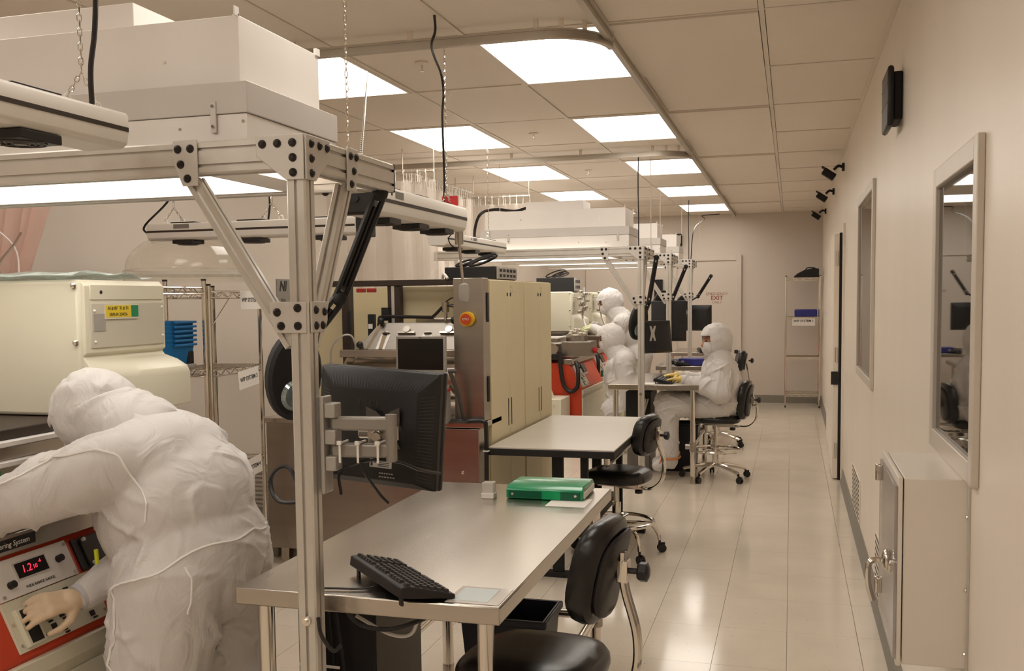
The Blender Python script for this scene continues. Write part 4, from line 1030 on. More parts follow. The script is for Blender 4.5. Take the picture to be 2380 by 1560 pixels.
# plastic film on the head
f = MB(); nx, ny = 10, 10; vs = []; fs = []
for i in range(nx+1):
    for j in range(ny+1):
        x = -1.05+.80*i/nx; y = .62+.43*j/ny
        vs.append((x-1.92, y+1.95, 1.63+.022*abs(math.sin(i*1.3+j*.7))*math.sin(math.pi*min(1, j/ny+.1))+.006*math.sin(j*2.1)))
for i in range(nx):
    for j in range(ny): fs.append((i*(ny+1)+j, (i+1)*(ny+1)+j, (i+1)*(ny+1)+j+1, i*(ny+1)+j+1))
o = obj('plastic_sheet', MB().add(vs, fs), FILM, label='crumpled clear plastic sheet lying on the near machine head', cat='sheet')
o.modifiers.new('s', 'SOLIDIFY').thickness = .002
m2 = sputter('second sputtering machine with orange red side where two people work', (-2.05, 9.70, 0))
for c in m2.children:
    pass
obj('load_lock', MB().box(-.27, .08, .10, .42, .95, 1.10).cyl((-.1, .26, 1.1), (-.1, .26, 1.17), .11, n=20), STEELD, m2, bevel=.006)
for k in range(8): obj('fitting', MB().cb((-.12+.05*(k % 4), .02+.05*(k//4), 1.18+.02*(k % 3)), (.035, .04, .03)), CHROME, m2, bevel=.004)
obj('view_port', MB().cyl((-.30, .018, 1.03), (-.30, -.02, 1.03), .06, n=16), CHROME, m2)
obj('hose', MB().tube(bez([(-.22, -.03, 1.0), (-.20, -.05, .80), (-.17, -.05, .66), (-.10, -.05, .60), (-.03, -.05, .66), (-.03, -.03, .82), (-.06, .02, .9)], 6), .022, 8), BLK, m2)
obj('valve', MB().box(-.30, -.20, -.05, .02, .92, .98), BLK, m2, bevel=.004)
obj('valve_handle', MB().cyl((-.30, -.03, .96), (-.40, -.04, .93), .018, n=8), REDP, m2)
obj('valve_handle', MB().cyl((.02, .25, 1.02), (.10, .30, 1.0), .03, n=10), REDP, m2)
for k in range(10): obj('gas_fitting', MB().cb((-.15+.03*(k % 3), .66+.08*(k % 2), 1.40+.024*k), (.05, .05, .03)).cyl((-.15+.03*(k % 3), .60+.08*(k % 2), 1.40+.024*k), (-.15+.03*(k % 3), .72+.08*(k % 2), 1.40+.024*k), .010, n=8), STEEL, m2, bevel=.004)
obj('gas_line', MB().tube(bez([(-.12, .72, 1.66), (-.10, .7, 1.5), (-.13, .7, 1.35), (-.06, .6, 1.2)], 6), .012, 6), SILVER, m2)
dup(m2, (-2.15, 11.3, 0), label='third sputtering machine mostly hidden behind the standing worker')
# ivory side cabinet and step in front of machine two
t = thing('side_cabinet', 'low ivory cabinet with slanted arm beside the second sputtering machine', 'cabinet', (-2.28, 9.35, 0))
obj('cabinet_body', MB().box(-.35, .12, -.1, .3, 0, .56), IVORY, t, bevel=.006)
obj('slanted_arm', MB().prism([(-.12, .56), (.02, .56), (-.10, .88), (-.22, .86)], 'y', -.02, .06), IVORY, t, bevel=.006)
obj('knob', MB().ell((.05, -.105, .50), .012, n=8, m=5), CHROME, t)

# ------------------------------------------------------------------ etching tool in the middle
t = thing('etching_tool', 'large stainless etching machine with slanted slotted deck and cream panels', 'machine', (-2.2, 5.05, 0))
X = lambda x: x+2.2
def tb(name, x0, x1, y0, y1, z0, z1, m, parent=t, **k): return obj(name, MB().box(X(x0), X(x1), y0-5.05, y1-5.05, z0, z1), m, parent, **k)
tb('base_panel', -2.95, -1.98, 5.05, 5.10, .10, .86, STEELD, bevel=.004)
tb('base_core', -2.93, -1.85, 5.10, 6.55, .10, .84, STEELD)
tb('drawer_front', -1.97, -1.625, 5.0, 5.10, .30, .84, STEELD, bevel=.004)
for z in (.60, .46): obj('latch', MB().ell((X(-1.72), -.055, z), .010, n=8, m=5), CHROME, t)
tb('deck', -2.95, -1.60, 5.0, 5.35, .845, .875, STEEL, bevel=.003)
pil = tb('pillar', -1.775, -1.605, 5.04, 5.14, .88, 1.66, STEELD, bevel=.003)
tb('slot', -1.604, -1.6, 5.10, 5.13, 1.42, 1.58, BLKM); tb('slot', -1.604, -1.6, 5.10, 5.13, .98, 1.12, BLKM)
tb('foot', -2.9, -2.85, 5.1, 5.15, 0, .1, STEEL); tb('foot', -2.0, -1.95, 5.1, 5.15, 0, .1, STEEL)
em = obj('stop_button', MB().cyl((X(-1.69), -.012, 1.437), (X(-1.69), -.040, 1.437), .040, .040, 24), EMO_Y, t)
obj('stop_cap', MB().cyl((X(-1.69), -.040, 1.437), (X(-1.69), -.058, 1.437), .027, .030, 20), EMO_R, em)
text('lettering', 'EMO', .018, (X(-1.69), -.0585, 1.437), (1, 0, 0), (0, 0, 1), PAPER, em)
# frame and panels of the open bay
for x0, x1, z0 in ((-2.70, -2.645, .875), (-2.39, -2.36, 1.35), (-2.345, -2.31, 1.35)): tb('frame_post', x0, x1, 5.57, 5.63, z0, 1.66, DKBR, bevel=.003)
tb('frame_post', -2.362, -2.343, 5.565, 5.62, 1.35, 1.64, ALU)
tb('frame_beam', -2.80, -1.77, 5.56, 5.63, 1.632, 1.668, DKBR, bevel=.003)
tb('cable_tie', -1.955, -1.947, 5.552, 5.562, 1.625, 1.672, WHITE)
tb('back_panel', -2.95, -2.70, 5.7, 5.72, .88, 1.62, CREAM); tb('back_panel', -3.02, -2.42, 6.1, 6.12, .88, 1.63, CREAM); tb('back_panel', -2.33, -1.78, 5.66, 5.69, 1.43, 1.628, CREAM, bevel=.003)
tb('back_panel', -2.6, -1.78, 6.2, 6.22, .88, 1.45, STEELD)
for x in (-2.56, -2.49): tb('red_clip', x-.03, x+.03, 5.55, 5.57, 1.595, 1.62, mat('dark_red_clip', (.30, .02, .02), .4), bevel=.004)
tb('controller', -2.53, -2.49, 5.58, 5.62, 1.27, 1.46, BLKM, bevel=.003); tb('controller_tag', -2.525, -2.497, 5.578, 5.581, 1.37, 1.40, PAPER)
tb('controller', -2.415, -2.37, 5.53, 5.57, 1.42, 1.50, BLKM); tb('side_slot', -2.655, -2.635, 5.55, 5.57, 1.36, 1.48, BLKM)
Sd = Mx((V((1, 0, 0)), V((0, .55, .835)).normalized(), V((0, -.835, .55)).normalized())).transposed().to_4x4(); Sd.translation = V((0, .36, 1.25))
dk = obj('slanted_deck', MB().prism([(X(-2.53), 0), (X(-1.79), 0), (X(-1.79), .19), (X(-2.42), .19)], 'z', -.02, 0, Sd), mat('satin_steel', (.34, .31, .275), .5, 1., var=.04), t, bevel=.002)
for k in range(5):
    x = X(-2.36+.135*k)
    if k % 2 == 0:
        obj('slot_plate', MB().prism([(x-.045, .0), (x+.015, .0), (x+.03, .10), (x+.01, .125), (x-.015, .125), (x-.03, .10)], 'z', .0005, .004, Sd), mat('slot_plate', (.78, .74, .69), .4, .2), dk)
        obj('slot_hole', MB().ell(Sd @ V((x, .112, .004)), (.026, .018, .006), n=14, m=6), DKBR, dk)
    else:
        obj('clamp_bar', MB().box(x-.055, x+.055, .105, .117, .002, .02, Sd).cyl(Sd @ V((x, .13, .002)), Sd @ V((x, .13, .025)), .022, n=14), STEELD, dk)
for x, v in ((-2.40, .185), (-1.93, .185), (-2.50, .015)): obj('ball_knob', MB().ell(Sd @ V((X(x), v, .03)), .022, n=12, m=8), BLK, dk)
obj('deck_rib', MB().prism([(X(-2.47), .0), (X(-2.455), .0), (X(-2.40), .17), (X(-2.375), .14), (X(-2.385), .0), (X(-2.36), .0), (X(-2.35), .1), (X(-2.40), .185), (X(-2.415), .185)], 'z', .001, .006, Sd), mat('polished', (.75, .70, .63), .18, 1.), dk)
tb('deck_ledge', -2.62, -1.79, 5.36, 5.42, 1.205, 1.25, STEEL, bevel=.004)
obj('drum', MB().cyl((X(-2.62), .47, 1.07), (X(-1.80), .47, 1.07), .14, n=32).cyl((X(-2.6), .47, 1.07), (X(-2.56), .47, 1.07), .145, n=32), STEEL, t)
obj('drum_boot', MB().cyl((X(-1.86), .36, 1.09), (X(-1.80), .36, 1.02), .10, n=20), STEEL, t)
tb('valve_block', -2.75, -2.64, 5.40, 5.5, .90, 1.06, mat('valve_grey', (.35, .33, .29), .4, .3), bevel=.006)
obj('valve_block', MB().cyl((X(-2.68), .33, 1.05), (X(-2.68), .33, 1.16), .02, n=10).box(X(-2.78), X(-2.62), .30, .36, 1.08, 1.10), BLK, t)
obj('air_line', MB().tube(bez([(X(-2.69), .33, 1.16), (X(-2.68), .33, 1.26), (X(-2.62), .34, 1.33), (X(-2.56), .36, 1.33), (X(-2.53), .37, 1.24)], 6), .006, 6), SILVER, t)
obj('hose', MB().tube(bez([(X(-2.43), .46, 1.36), (X(-2.42), .46, 1.42), (X(-2.39), .46, 1.445), (X(-2.1), .46, 1.44), (X(-2.07), .46, 1.445), (X(-2.01), .46, 1.50)], 6), .010, 6), BLK, t)
obj('gauge', MB().cyl((X(-1.99), .46, 1.47), (X(-1.99), .46, 1.53), .022, n=14).cyl((X(-1.99), .46, 1.42), (X(-1.99), .46, 1.47), .012, n=10).cyl((X(-2.06), .46, 1.43), (X(-1.92), .46, 1.43), .008, n=8), STEEL, t)
obj('hose', MB().tube(bez([(X(-1.99), .46, 1.53), (X(-1.94), .45, 1.555), (X(-1.92), .45, 1.52), (X(-1.98), .45, 1.51), (X(-1.88), .40, 1.49), (X(-1.78), .3, 1.45)], 6), .004, 5), BLK, t)
cableP = [(X(-1.80), -.06, .885), (X(-1.70), -.06, .883), (X(-1.60), -.055, .885), (X(-1.585), -.05, .84), (X(-1.585), -.05, .6), (X(-1.585), -.05, .3)]
obj('cable_loom', MB().tube(bez(cableP, 6), .012, 6), BLK, t)
for z in (.72, .52): obj('cable_tie', MB().box(X(-1.60), X(-1.57), -.065, -.035, z, z+.006), WHITE, t)
# cream tall cabinets
for i, (y0, y1, n) in enumerate(((5.15, 5.865, 'nearer'), (5.875, 6.58, 'farther'))):
    t = thing('tall_cabinet', n+' tall cream cabinet behind the laminate table', 'cabinet', (-1.7, y0, 0), group='tall cream cabinets')
    obj('cabinet_body', MB().box(-.07, .085, 0, y1-y0, .08, 1.655), CREAM, t)
    dm = (y1-y0)/2
    for a, b, hy in ((.01, dm+.02, dm-.01), (dm+.026, y1-y0-.008, dm+.055)):
        d = obj('cabinet_door', MB().box(.086, .10, a, b, .10, 1.65), CREAM, t, bevel=.003)
        obj('finger_slot', MB().box(.0985, .1008, hy-.012, hy+.004, .80, .96), BLKM, d)
        obj('lock', MB().cyl((.1, hy-.004, 1.57), (.1015, hy-.004, 1.57), .012, n=10), BLKM, d)
    obj('kick_plate', MB().box(-.07, .08, .0, y1-y0, 0, .08), COVE, t)
    mk = MB()
    for k in range(6): mk.cyl((.1005, dm+.07+.02*math.sin(k), 1.60+.02*math.cos(k*1.1)), (.1012, dm+.07+.02*math.sin(k), 1.60+.02*math.cos(k*1.1)), .004, n=6)
    obj('sticker_marks', mk, mat('sticker', (.2, .18, .12), .6), t)
# small monitor in front of the tool
t = thing('small_monitor', 'silver framed dark monitor in front of the etching tool', 'monitor', (-1.918, 4.90, 0))
obj('bezel', MB().box(-.142, .142, 0, .03, 1.155, 1.352), SILVER, t, bevel=.005)
obj('screen', MB().box(-.130, .130, -.001, 0, 1.15+.018, 1.336), SCREEN, t)
obj('stand_arm', MB().cyl((.15, .02, 1.16), (.19, .04, 1.16), .012, n=8).tube([(.16, .02, 1.16), (.20, .05, 1.02), (.21, .10, .88)], .012, 8).box(.12, .24, .05, .16, .876, .886), mat('dark_plate', (.1, .09, .08), .4, .5), t)
text('logo', 'hp', .016, (0, -.0006, 1.344), (1, 0, 0), (0, 0, 1), INK, t)
tw = thing('instrument_box', 'pale framed dark instrument standing beside the steel pillar', 'instrument', (-1.80, 4.93, .876))
obj('box', MB().box(-.03, .02, -.03, .06, 0, .17), SILVER, tw, bevel=.004); obj('dark_face', MB().box(-.02, .015, -.032, -.03, .01, .15), SCREEN, tw)
obj('red_cap', MB().box(-.03, .03, -.02, .03, .172, .19), REDP, tw, bevel=.004)
# rack computers on the cabinets and on machine two
def rackpc(label, loc, w, d, h, loops):
    t = thing('rack_computer', label, 'computer', loc)
    obj('case', MB().box(-w, 0, 0, d, 0, h), BLKM, t, bevel=.004)
    fr = obj('front_grille', MB().box(0, .012, .01, d-.01, .004, h-.004), SILVER, t, bevel=.002)
    g = MB()
    for k in range(5):
        for j in range(2): g.box(.012, .0135, .04+(d-.06)*k/5, .04+(d-.06)*(k+.6)/5, h*(.2+.4*j), h*(.42+.4*j))
    obj('grille_slots', g, BLKM, fr)
    mb = MB()
    for q, (r, z, x, y) in enumerate(loops): mb.tube([(x+r*math.cos(a*.35), y+.018*q+.01*math.sin(a*.35), h+.012+r*.34+r*.22*math.sin(a*.35)+r*.30*math.cos(a*.35)) for a in range(18)], .0065, 6, closed=True)
    obj('cable_coil', mb, BLK, t)
    return t
rackpc('black rack computer with coiled cable on top of the cream cabinets', (-1.625, 5.35, 1.656), .31, .42, .075, [(.06+.014*k, 0, -.12, .10) for k in range(3)]+[(.05, 0, -.25, .12), (.035, 0, -.24, .14)])
rackpc('black rack computer with tangled cable on the second sputtering machine', (-2.28, 10.42, 1.622), .42, .3, .15, [(.06+.025*k, 0, -.13-.05*k, .08) for k in range(3)])
cable('power_cable', 'white cable end lying by the rack computer on the cabinets', [(-1.93, 5.30, 1.664), (-1.90, 5.24, 1.69), (-1.87, 5.22, 1.664)], .008, WHITE)

# ------------------------------------------------------------------ pendant sensor hanging from the middle bar
t = thing('pendant_sensor', 'metal pendant with clear bulb hanging under the ionizer bar', 'sensor', (-1.55, 4.50, 0))
obj('green_collar', MB().cyl((0, 0, 1.885), (0, 0, 1.902), .020, n=16), GREENT, t)
obj('motor', MB().cyl((0, 0, 1.81), (0, 0, 1.885), .021, n=20), STEEL, t)
obj('rod', MB().cyl((0, 0, 1.81), (.015, .01, 1.60), .007, n=10), STEEL, t)
obj('bulb', MB().lathe([(.006, .06), (.022, .05), (.026, .03), (.026, -.01), (.02, -.03), (.008, -.038)], c=(.017, .011, 1.565), n=20), mat('bulb_glass', (.55, .52, .48), .08, .3, alpha=.75), t)
obj('bulb_core', MB().cyl((.017, .011, 1.545), (.017, .011, 1.61), .012, n=10), STEEL, t)
cable('power_cable', 'thin black cable curling around the pendant sensor', [(-1.58, 4.49, 1.865), (-1.60, 4.49, 1.84), (-1.59, 4.49, 1.81), (-1.565, 4.49, 1.79)], .003)

# ------------------------------------------------------------------ wire racks
def wire_rack(label, x0, x1, y0, y1, shelves, top, posts=True):
    cx, cy = (x0+x1)/2, (y0+y1)/2; a, b = (x1-x0)/2, (y1-y0)/2
    t = thing('wire_rack', label, 'rack', (cx, cy, 0))
    for sx in (-1, 1):
        for sy in (-1, 1):
            p = obj('post', MB().cyl((sx*a, sy*b, .03), (sx*a, sy*b, top), .0125, n=10), CHROME, t)
            obj('cap', MB().cyl((sx*a, sy*b, top), (sx*a, sy*b, top+.01), .0135, n=10).cyl((sx*a, sy*b, 0), (sx*a, sy*b, .03), .010, n=8), BLK, p)
    for z in shelves:
        mb = MB()
        def truss(p0, p1):
            p0, p1 = V(p0), V(p1); n = max(4, int((p1-p0).length/.045))
            for dz in (0, -.032): mb.cyl(p0+V((0, 0, dz)), p1+V((0, 0, dz)), .0042, n=6)
            for i in range(n):
                q0 = p0+(p1-p0)*(i/n)+V((0, 0, 0 if i % 2 else -.032)); q1 = p0+(p1-p0)*((i+1)/n)+V((0, 0, -.032 if i % 2 else 0)); mb.cyl(q0, q1, .003, n=4, caps=False)
        truss((a, -b, z), (a, b, z)); truss((-a, -b, z), (-a, b, z)); truss((-a, -b, z), (a, -b, z)); truss((-a, b, z), (a, b, z))
        sh = obj('shelf', mb, CHROME, t)
        w = MB(); n = int(2*b/.028)
        for i in range(1, n): w.cyl((-a, -b+2*b*i/n, z+.004), (a, -b+2*b*i/n, z+.004), .0022, n=4, caps=False)
        obj('shelf_wires', w, CHROME, sh)
    return t
wire_rack('chrome wire rack with blue bins behind the near machine', -3.13, -2.9, 3.35, 4.39, (1.62, 1.205, .70, .2), 1.655)
wire_rack('chrome wire rack with the hanging WIP cards on the left side', -3.2, -2.9, 4.43, 4.93, (1.60, 1.19, .675, .2), 1.63)
wire_rack('far chrome wire rack in the corner beside the exit door', -.075, .375, 13.97, 14.42, (1.79, 1.25, .70, .19), 1.81)
def wip(n, y, z, tilt, label):
    t = thing('sign_card', label, 'sign', (-2.888, y, z)); t.rotation_euler = (tilt, 0, 0)
    obj('card', MB().box(0, .002, -.105, .105, -.10, 0), PAPER, t)
    text('lettering', 'WIP SYSTEM %d' % n, .032, (.0024, 0, -.05), (0, 1, 0), (0, 0, 1), INK, t, bold=.0006, sx=.9)
wip(2, 4.815, 1.605, 0, 'white card reading WIP SYSTEM 2 on the top shelf')
wip(3, 4.77, 1.175, .10, 'white card reading WIP SYSTEM 3 on the middle shelf')
wip(4, 4.775, .675, .10, 'white card reading WIP SYSTEM 4 on the low shelf')
t = thing('sign_card', 'white card reading WIP SYSTEM 1 on the far rack', 'sign', (.16, 13.955, 1.235))
obj('card', MB().box(-.15, .15, 0, .002, -.10, 0), PAPER, t)
text('lettering', 'WIP SYSTEM 1', .042, (0, -.0004, -.035), (1, 0, 0), (0, 0, 1), INK, t, bold=.0008)
t = thing('carry_bag', 'black domed bag on top of the far rack', 'bag', (.23, 14.2, 1.795))
obj('bag', MB().prism([(-.20, 0), (.13, 0), (.13, .12), (.05, .125), (-.06, .105), (-.15, .06), (-.20, .02)], 'y', -.13, .13), BLKM, t, bevel=.012)
obj('handle', MB().tube(bez([(-.05, 0, .10), (-.02, 0, .135), (.06, 0, .135), (.09, 0, .12)], 4), .008, 6), BLKM, t)
t = thing('plastic_case', 'dark blue case on the far rack above the WIP card', 'case', (.19, 14.15, 1.256))
obj('shell', MB().box(-.15, .15, -.12, .12, 0, .10), BLUE2, t, bevel=.012); obj('lid_edge', MB().box(-.153, .153, -.123, .123, .06, .07), BLUE2, t)
# blue bins stacked in the rack
for k in range(6):
    t = thing('storage_bin', ('lowest', 'second lowest', 'third', 'fourth', 'fifth', 'topmost')[k]+' translucent blue bin in the stack on the rack', 'bin', (-3.03, 4.255, 1.212+.023*k), group='stacked blue bins')
    w = MB(); h = .125
    w.add([(-.05, -.11, 0), (.05, -.11, 0), (.05, .11, 0), (-.05, .11, 0), (-.075, -.14, h), (.075, -.14, h), (.075, .12, h), (-.075, .12, h), (-.07, -.135, h), (.07, -.135, h), (.07, .115, h), (-.07, .115, h), (-.046, -.105, .005), (.046, -.105, .005), (.046, .105, .005), (-.046, .105, .005)],
          [(3, 2, 1, 0), (0, 1, 5, 4), (1, 2, 6, 5), (2, 3, 7, 6), (3, 0, 4, 7), (4, 5, 9, 8), (5, 6, 10, 9), (6, 7, 11, 10), (7, 4, 8, 11), (8, 9, 13, 12), (9, 10, 14, 13), (10, 11, 15, 14), (11, 8, 12, 15), (12, 13, 14, 15)])
    obj('bin_body', w, BLUE, t, bevel=.002)
    obj('bin_rim', MB().box(.076, .09, -.06, .125, h-.012, h).box(-.075, .08, .121, .140, h-.012, h), BLUE, t, bevel=.003)
t = thing('small_device', 'small black device on the rack beside the blue bins', 'device', (-3.0, 4.35, 1.212))
obj('body', MB().box(-.04, .04, -.02, .03, 0, .09), BLKM, t, bevel=.01); obj('base', MB().box(-.05, .05, -.03, .03, 0, .02), SILVER, t, bevel=.004)
t = thing('equipment_case', 'rounded black case on the low shelf of the bin rack', 'case', (-3.02, 4.22, .71)); obj('shell', MB().box(-.1, .1, -.12, .12, 0, .15), BLKM, t, bevel=.04, seg=4); obj('latch', MB().box(.1, .104, -.03, .03, .07, .09), SILVER, t)
t = thing('reagent_jar', 'small white jar on the low shelf of the card rack', 'jar', (-2.96, 4.53, .683)); obj('jar', MB().lathe([(.03, 0), (.032, .08), (.02, .10), (.02, .12)], n=16), WHITE, t); obj('lid', MB().lathe([(.05, .12), (.05, .13)], n=16), WHITE, t)
# bell jar dome on the racks
t = thing('bell_jar', 'large clear acrylic dome resting on top of the wire racks', 'dome', (-3.08, 4.53, 1.656))
pr_ = [(.318, 0), (.328, .0), (.328, .06), (.322, .062)]+[(.318*math.cos(a), .062+.20*math.sin(a)) for a in [math.pi/2*k/12 for k in range(0, 12)]]+[(.02, .262)]
inn = [(max(.015, r-.005), z-(.005 if z > .062 else 0)) for r, z in reversed(pr_)]
obj('dome', MB().lathe(pr_+inn, n=48, caps=False), CLEAR, t)
obj('rim_band', MB().lathe([(.329, .03), (.332, .03), (.332, .05), (.329, .05)], n=48, caps=False), mat('acrylic_rim', (.70, .68, .62), .1, alpha=.4), t)
cable('antenna_rod', 'thin metal rod leaning at the card rack', [(-2.905, 4.46, 1.42), (-2.91, 4.55, 1.49), (-2.905, 4.63, 1.565)], .003, STEEL)

# ------------------------------------------------------------------ curtains
def strips(label, p0, p1, ztop, zbot, w=.17):
    p0, p1 = V((*p0, 0)), V((*p1, 0)); d = p1-p0; n = max(2, int(d.length/(w*.72))); d.normalize(); nr = V((-d.y, d.x, 0))
    t = thing('strip_curtain', label, 'curtain', (p0+p1)/2+V((0, 0, zbot)))
    o = -(p0+p1)/2
    obj('rail', MB().cyl(o+p0+V((0, 0, ztop-zbot+.07)), o+p1+V((0, 0, ztop-zbot+.07)), .008, n=8), RAILM, t)
    for q in (p0, p1): obj('hanger', MB().cyl(o+q+V((0, 0, ztop-zbot+.07)), o+q+V((0, 0, ZC+.002-zbot)), .005, n=6), RAILM, t)
    for i in range(n):
        c = o+p0+(p1-p0)*((i+.5)/n)+nr*(.012 if i % 2 else -.012); mb = MB(); vs = []; fs = []
        K = 6
        for j in range(9):
            z = (ztop-zbot)*(1-j/8)
            for k in range(K+1):
                s = (k/K-.5); bow = .018*math.sin(math.pi*(k/K))*(1 if i % 2 else -1)+.006*math.sin(j*.9+i)
                pt = c+d*(s*w)+nr*bow; vs.append((pt.x, pt.y, z))
        for j in range(8):
            for k in range(K): fs.append((j*(K+1)+k, j*(K+1)+k+1, (j+1)*(K+1)+k+1, (j+1)*(K+1)+k))
        st = obj('curtain_strip', mb.add(vs, fs), STRIP, t)
        for s in (-.4, 0, .4):
            hk = MB(); q = c+d*(s*w); hk.tube(bez([q+V((0, 0, ztop-zbot-.012)), q+nr*.006+V((0, 0, ztop-zbot+.04)), q+V((0, 0, ztop-zbot+.082)), q-nr*.012+V((0, 0, ztop-zbot+.06))], 3), .003, 4)
            obj('hook', hk, WHITE, st)
    return t
strips('clear vinyl strip curtain hanging above the etching tool', (-3.55, 7.15), (-2.66, 7.15), 2.47, 1.15)
strips('clear vinyl strip curtain running back from the etching tool', (-2.98, 7.3), (-2.98, 9.1), 2.50, 1.15)
strips('farther clear vinyl strip curtain behind the second filter unit', (-3.2, 9.2), (-2.45, 9.2), 2.47, 1.3)
# gathered pink curtain
vs = []; fs = []; NU, NV = 60, 16
for j in range(NV+1):
    v = j/NV; z = 2.62-1.0*v
    for i in range(NU+1):
        u = i/NU; xt = -3.52+.56*u; xb = -3.56+.22*u
        x = xt+(xb-xt)*v**1.3; amp = .035*(1-.35*v)
        vs.append((x, 3.62+amp*math.sin(u*34+v*2.2)+.015*math.sin(u*13)+.05*v*u, z))
for j in range(NV):
    for i in range(NU): fs.append((j*(NU+1)+i, j*(NU+1)+i+1, (j+1)*(NU+1)+i+1, (j+1)*(NU+1)+i))
t = thing('vinyl_curtain', 'gathered pink vinyl curtain at the upper left wall', 'curtain', (0, 0, 0))
obj('curtain_sheet', MB().add(vs, fs), PINK, t)
obj('tie_cord', MB().tube(bez([(-3.56, 3.68, 1.93), (-3.42, 3.52, 1.92), (-3.30, 3.56, 1.80), (-3.27, 3.55, 1.66)], 5), .004, 5), WHITE, t)
obj('wall_hook', MB().tube(bez([(-3.59, 3.70, 1.97), (-3.50, 3.6, 1.98), (-3.44, 3.52, 1.93)], 4), .005, 5), CHROME, t)
cable('tie_rope', 'thin rope from the pink curtain to the near machine head', [(-3.28, 3.58, 1.86), (-3.15, 3.4, 1.80), (-2.95, 3.1, 1.70), (-2.80, 2.95, 1.645)], .006, STEELD)
# wall sign behind the near post, louvre vent, thermostat at far end
t = thing('wall_sign', 'grey wall sign with bold italic letters, cut off by the near post', 'sign', (XL, 6.39, 1.61))
obj('panel', MB().box(0, .006, -.03, .42, -.10, .10), mat('sign_grey', (.24, .22, .19), .5), t)
text('lettering', 'NI', .10, (.0065, .055, .045), (0, 1, 0), (0, 0, 1), INK, t, shear=.25, bold=.004)
text('lettering', 'Nim', .04, (.0065, .06, -.055), (0, 1, 0), (0, 0, 1), INK, t)
t = thing('louvre_box', 'small louvred vent box low beside the card rack', 'vent', (-3.3, 5.55, 0))
obj('box', MB().box(-.25, .25, 0, .35, .0, .5), IVORYD, t)
for k in range(9): obj('slat', MB().box(-.1, .2, -.012, 0, .22+.028*k, .235+.028*k), GREYP, t)
obj('step', MB().box(-.2, .32, -.35, .0, 0, .16), COVE, t, bevel=.004)
t = thing('black_box', 'small black box high on the far wall behind the filter units', 'box', (-1.62, YB, 2.385))
obj('case', MB().box(-.065, .065, -.06, 0, -.09, .09), BLKM, t, bevel=.006); obj('label', MB().box(.0, .05, -.061, -.06, -.05, .05), GREYP, t)
t = thing('wall_panel', 'tall dark wall cabinet on the far wall between the frames', 'panel', (-1.90, YB, 1.41)); obj('case', MB().box(-.06, .06, -.05, 0, -.4, .4), BLKM, t, bevel=.005); obj('edge', MB().box(-.062, -.055, -.052, 0, -.4, .4), DKBR, t)
# ------------------------------------------------------------------ people in cleanroom suits
from mathutils.bvhtree import BVHTree
def blob(mb, vox, smooth=4, wr=0., seed=0., ws=7.):
    """fuse overlapping closed shapes into one continuous smooth surface with cloth folds"""
    me = mesh_of(mb, 'tmp'); o = bpy.data.objects.new('tmp', me); COL.objects.link(o)
    r = o.modifiers.new('r', 'REMESH'); r.mode = 'VOXEL'; r.voxel_size = vox
    s = o.modifiers.new('s', 'SMOOTH'); s.iterations = smooth; s.factor = .6
    dg = bpy.context.evaluated_depsgraph_get(); dg.update()
    out = bpy.data.meshes.new_from_object(o.evaluated_get(dg))
    bpy.data.objects.remove(o)
    if wr:
        ns = [v.normal.copy() for v in out.vertices]
        dirs = ((V((.75, .2, .63)), 62., 1.7), (V((-.35, .55, .76)), 74., 4.1), (V((.9, -.4, -.1)), 85., 8.3))
        for v, n in zip(out.vertices, ns):
            p = v.co; w = V((NZ.noise(p*6+V((seed, 0, 0))), NZ.noise(p*6+V((4, seed, 1))), 0))
            h = .5*NZ.noise(p*4.5+V((seed, 2, 8)))
            for d, f, o in dirs:
                m = NZ.noise(p*4.2+V((o+seed, o*2, 3)))*3.2+.05
                if m <= 0: continue
                h += min(m, 1.)*max(0, 1-abs(math.sin(p.dot(d)*f*.5+w.x*2.6+o))*2.1)**1.3
            v.co = p+n*(wr*h)
    out.shade_smooth()
    return out
def frame_of(f, up=(0, 0, 1)):
    f = V(f).normalized(); up = V(up); l = up.cross(f)
    l = l.normalized() if l.length > 1e-4 else V((0, 1, 0)); u = f.cross(l)
    return Mx((f, l, u)).transposed().to_4x4()       # x fwd, y left, z up

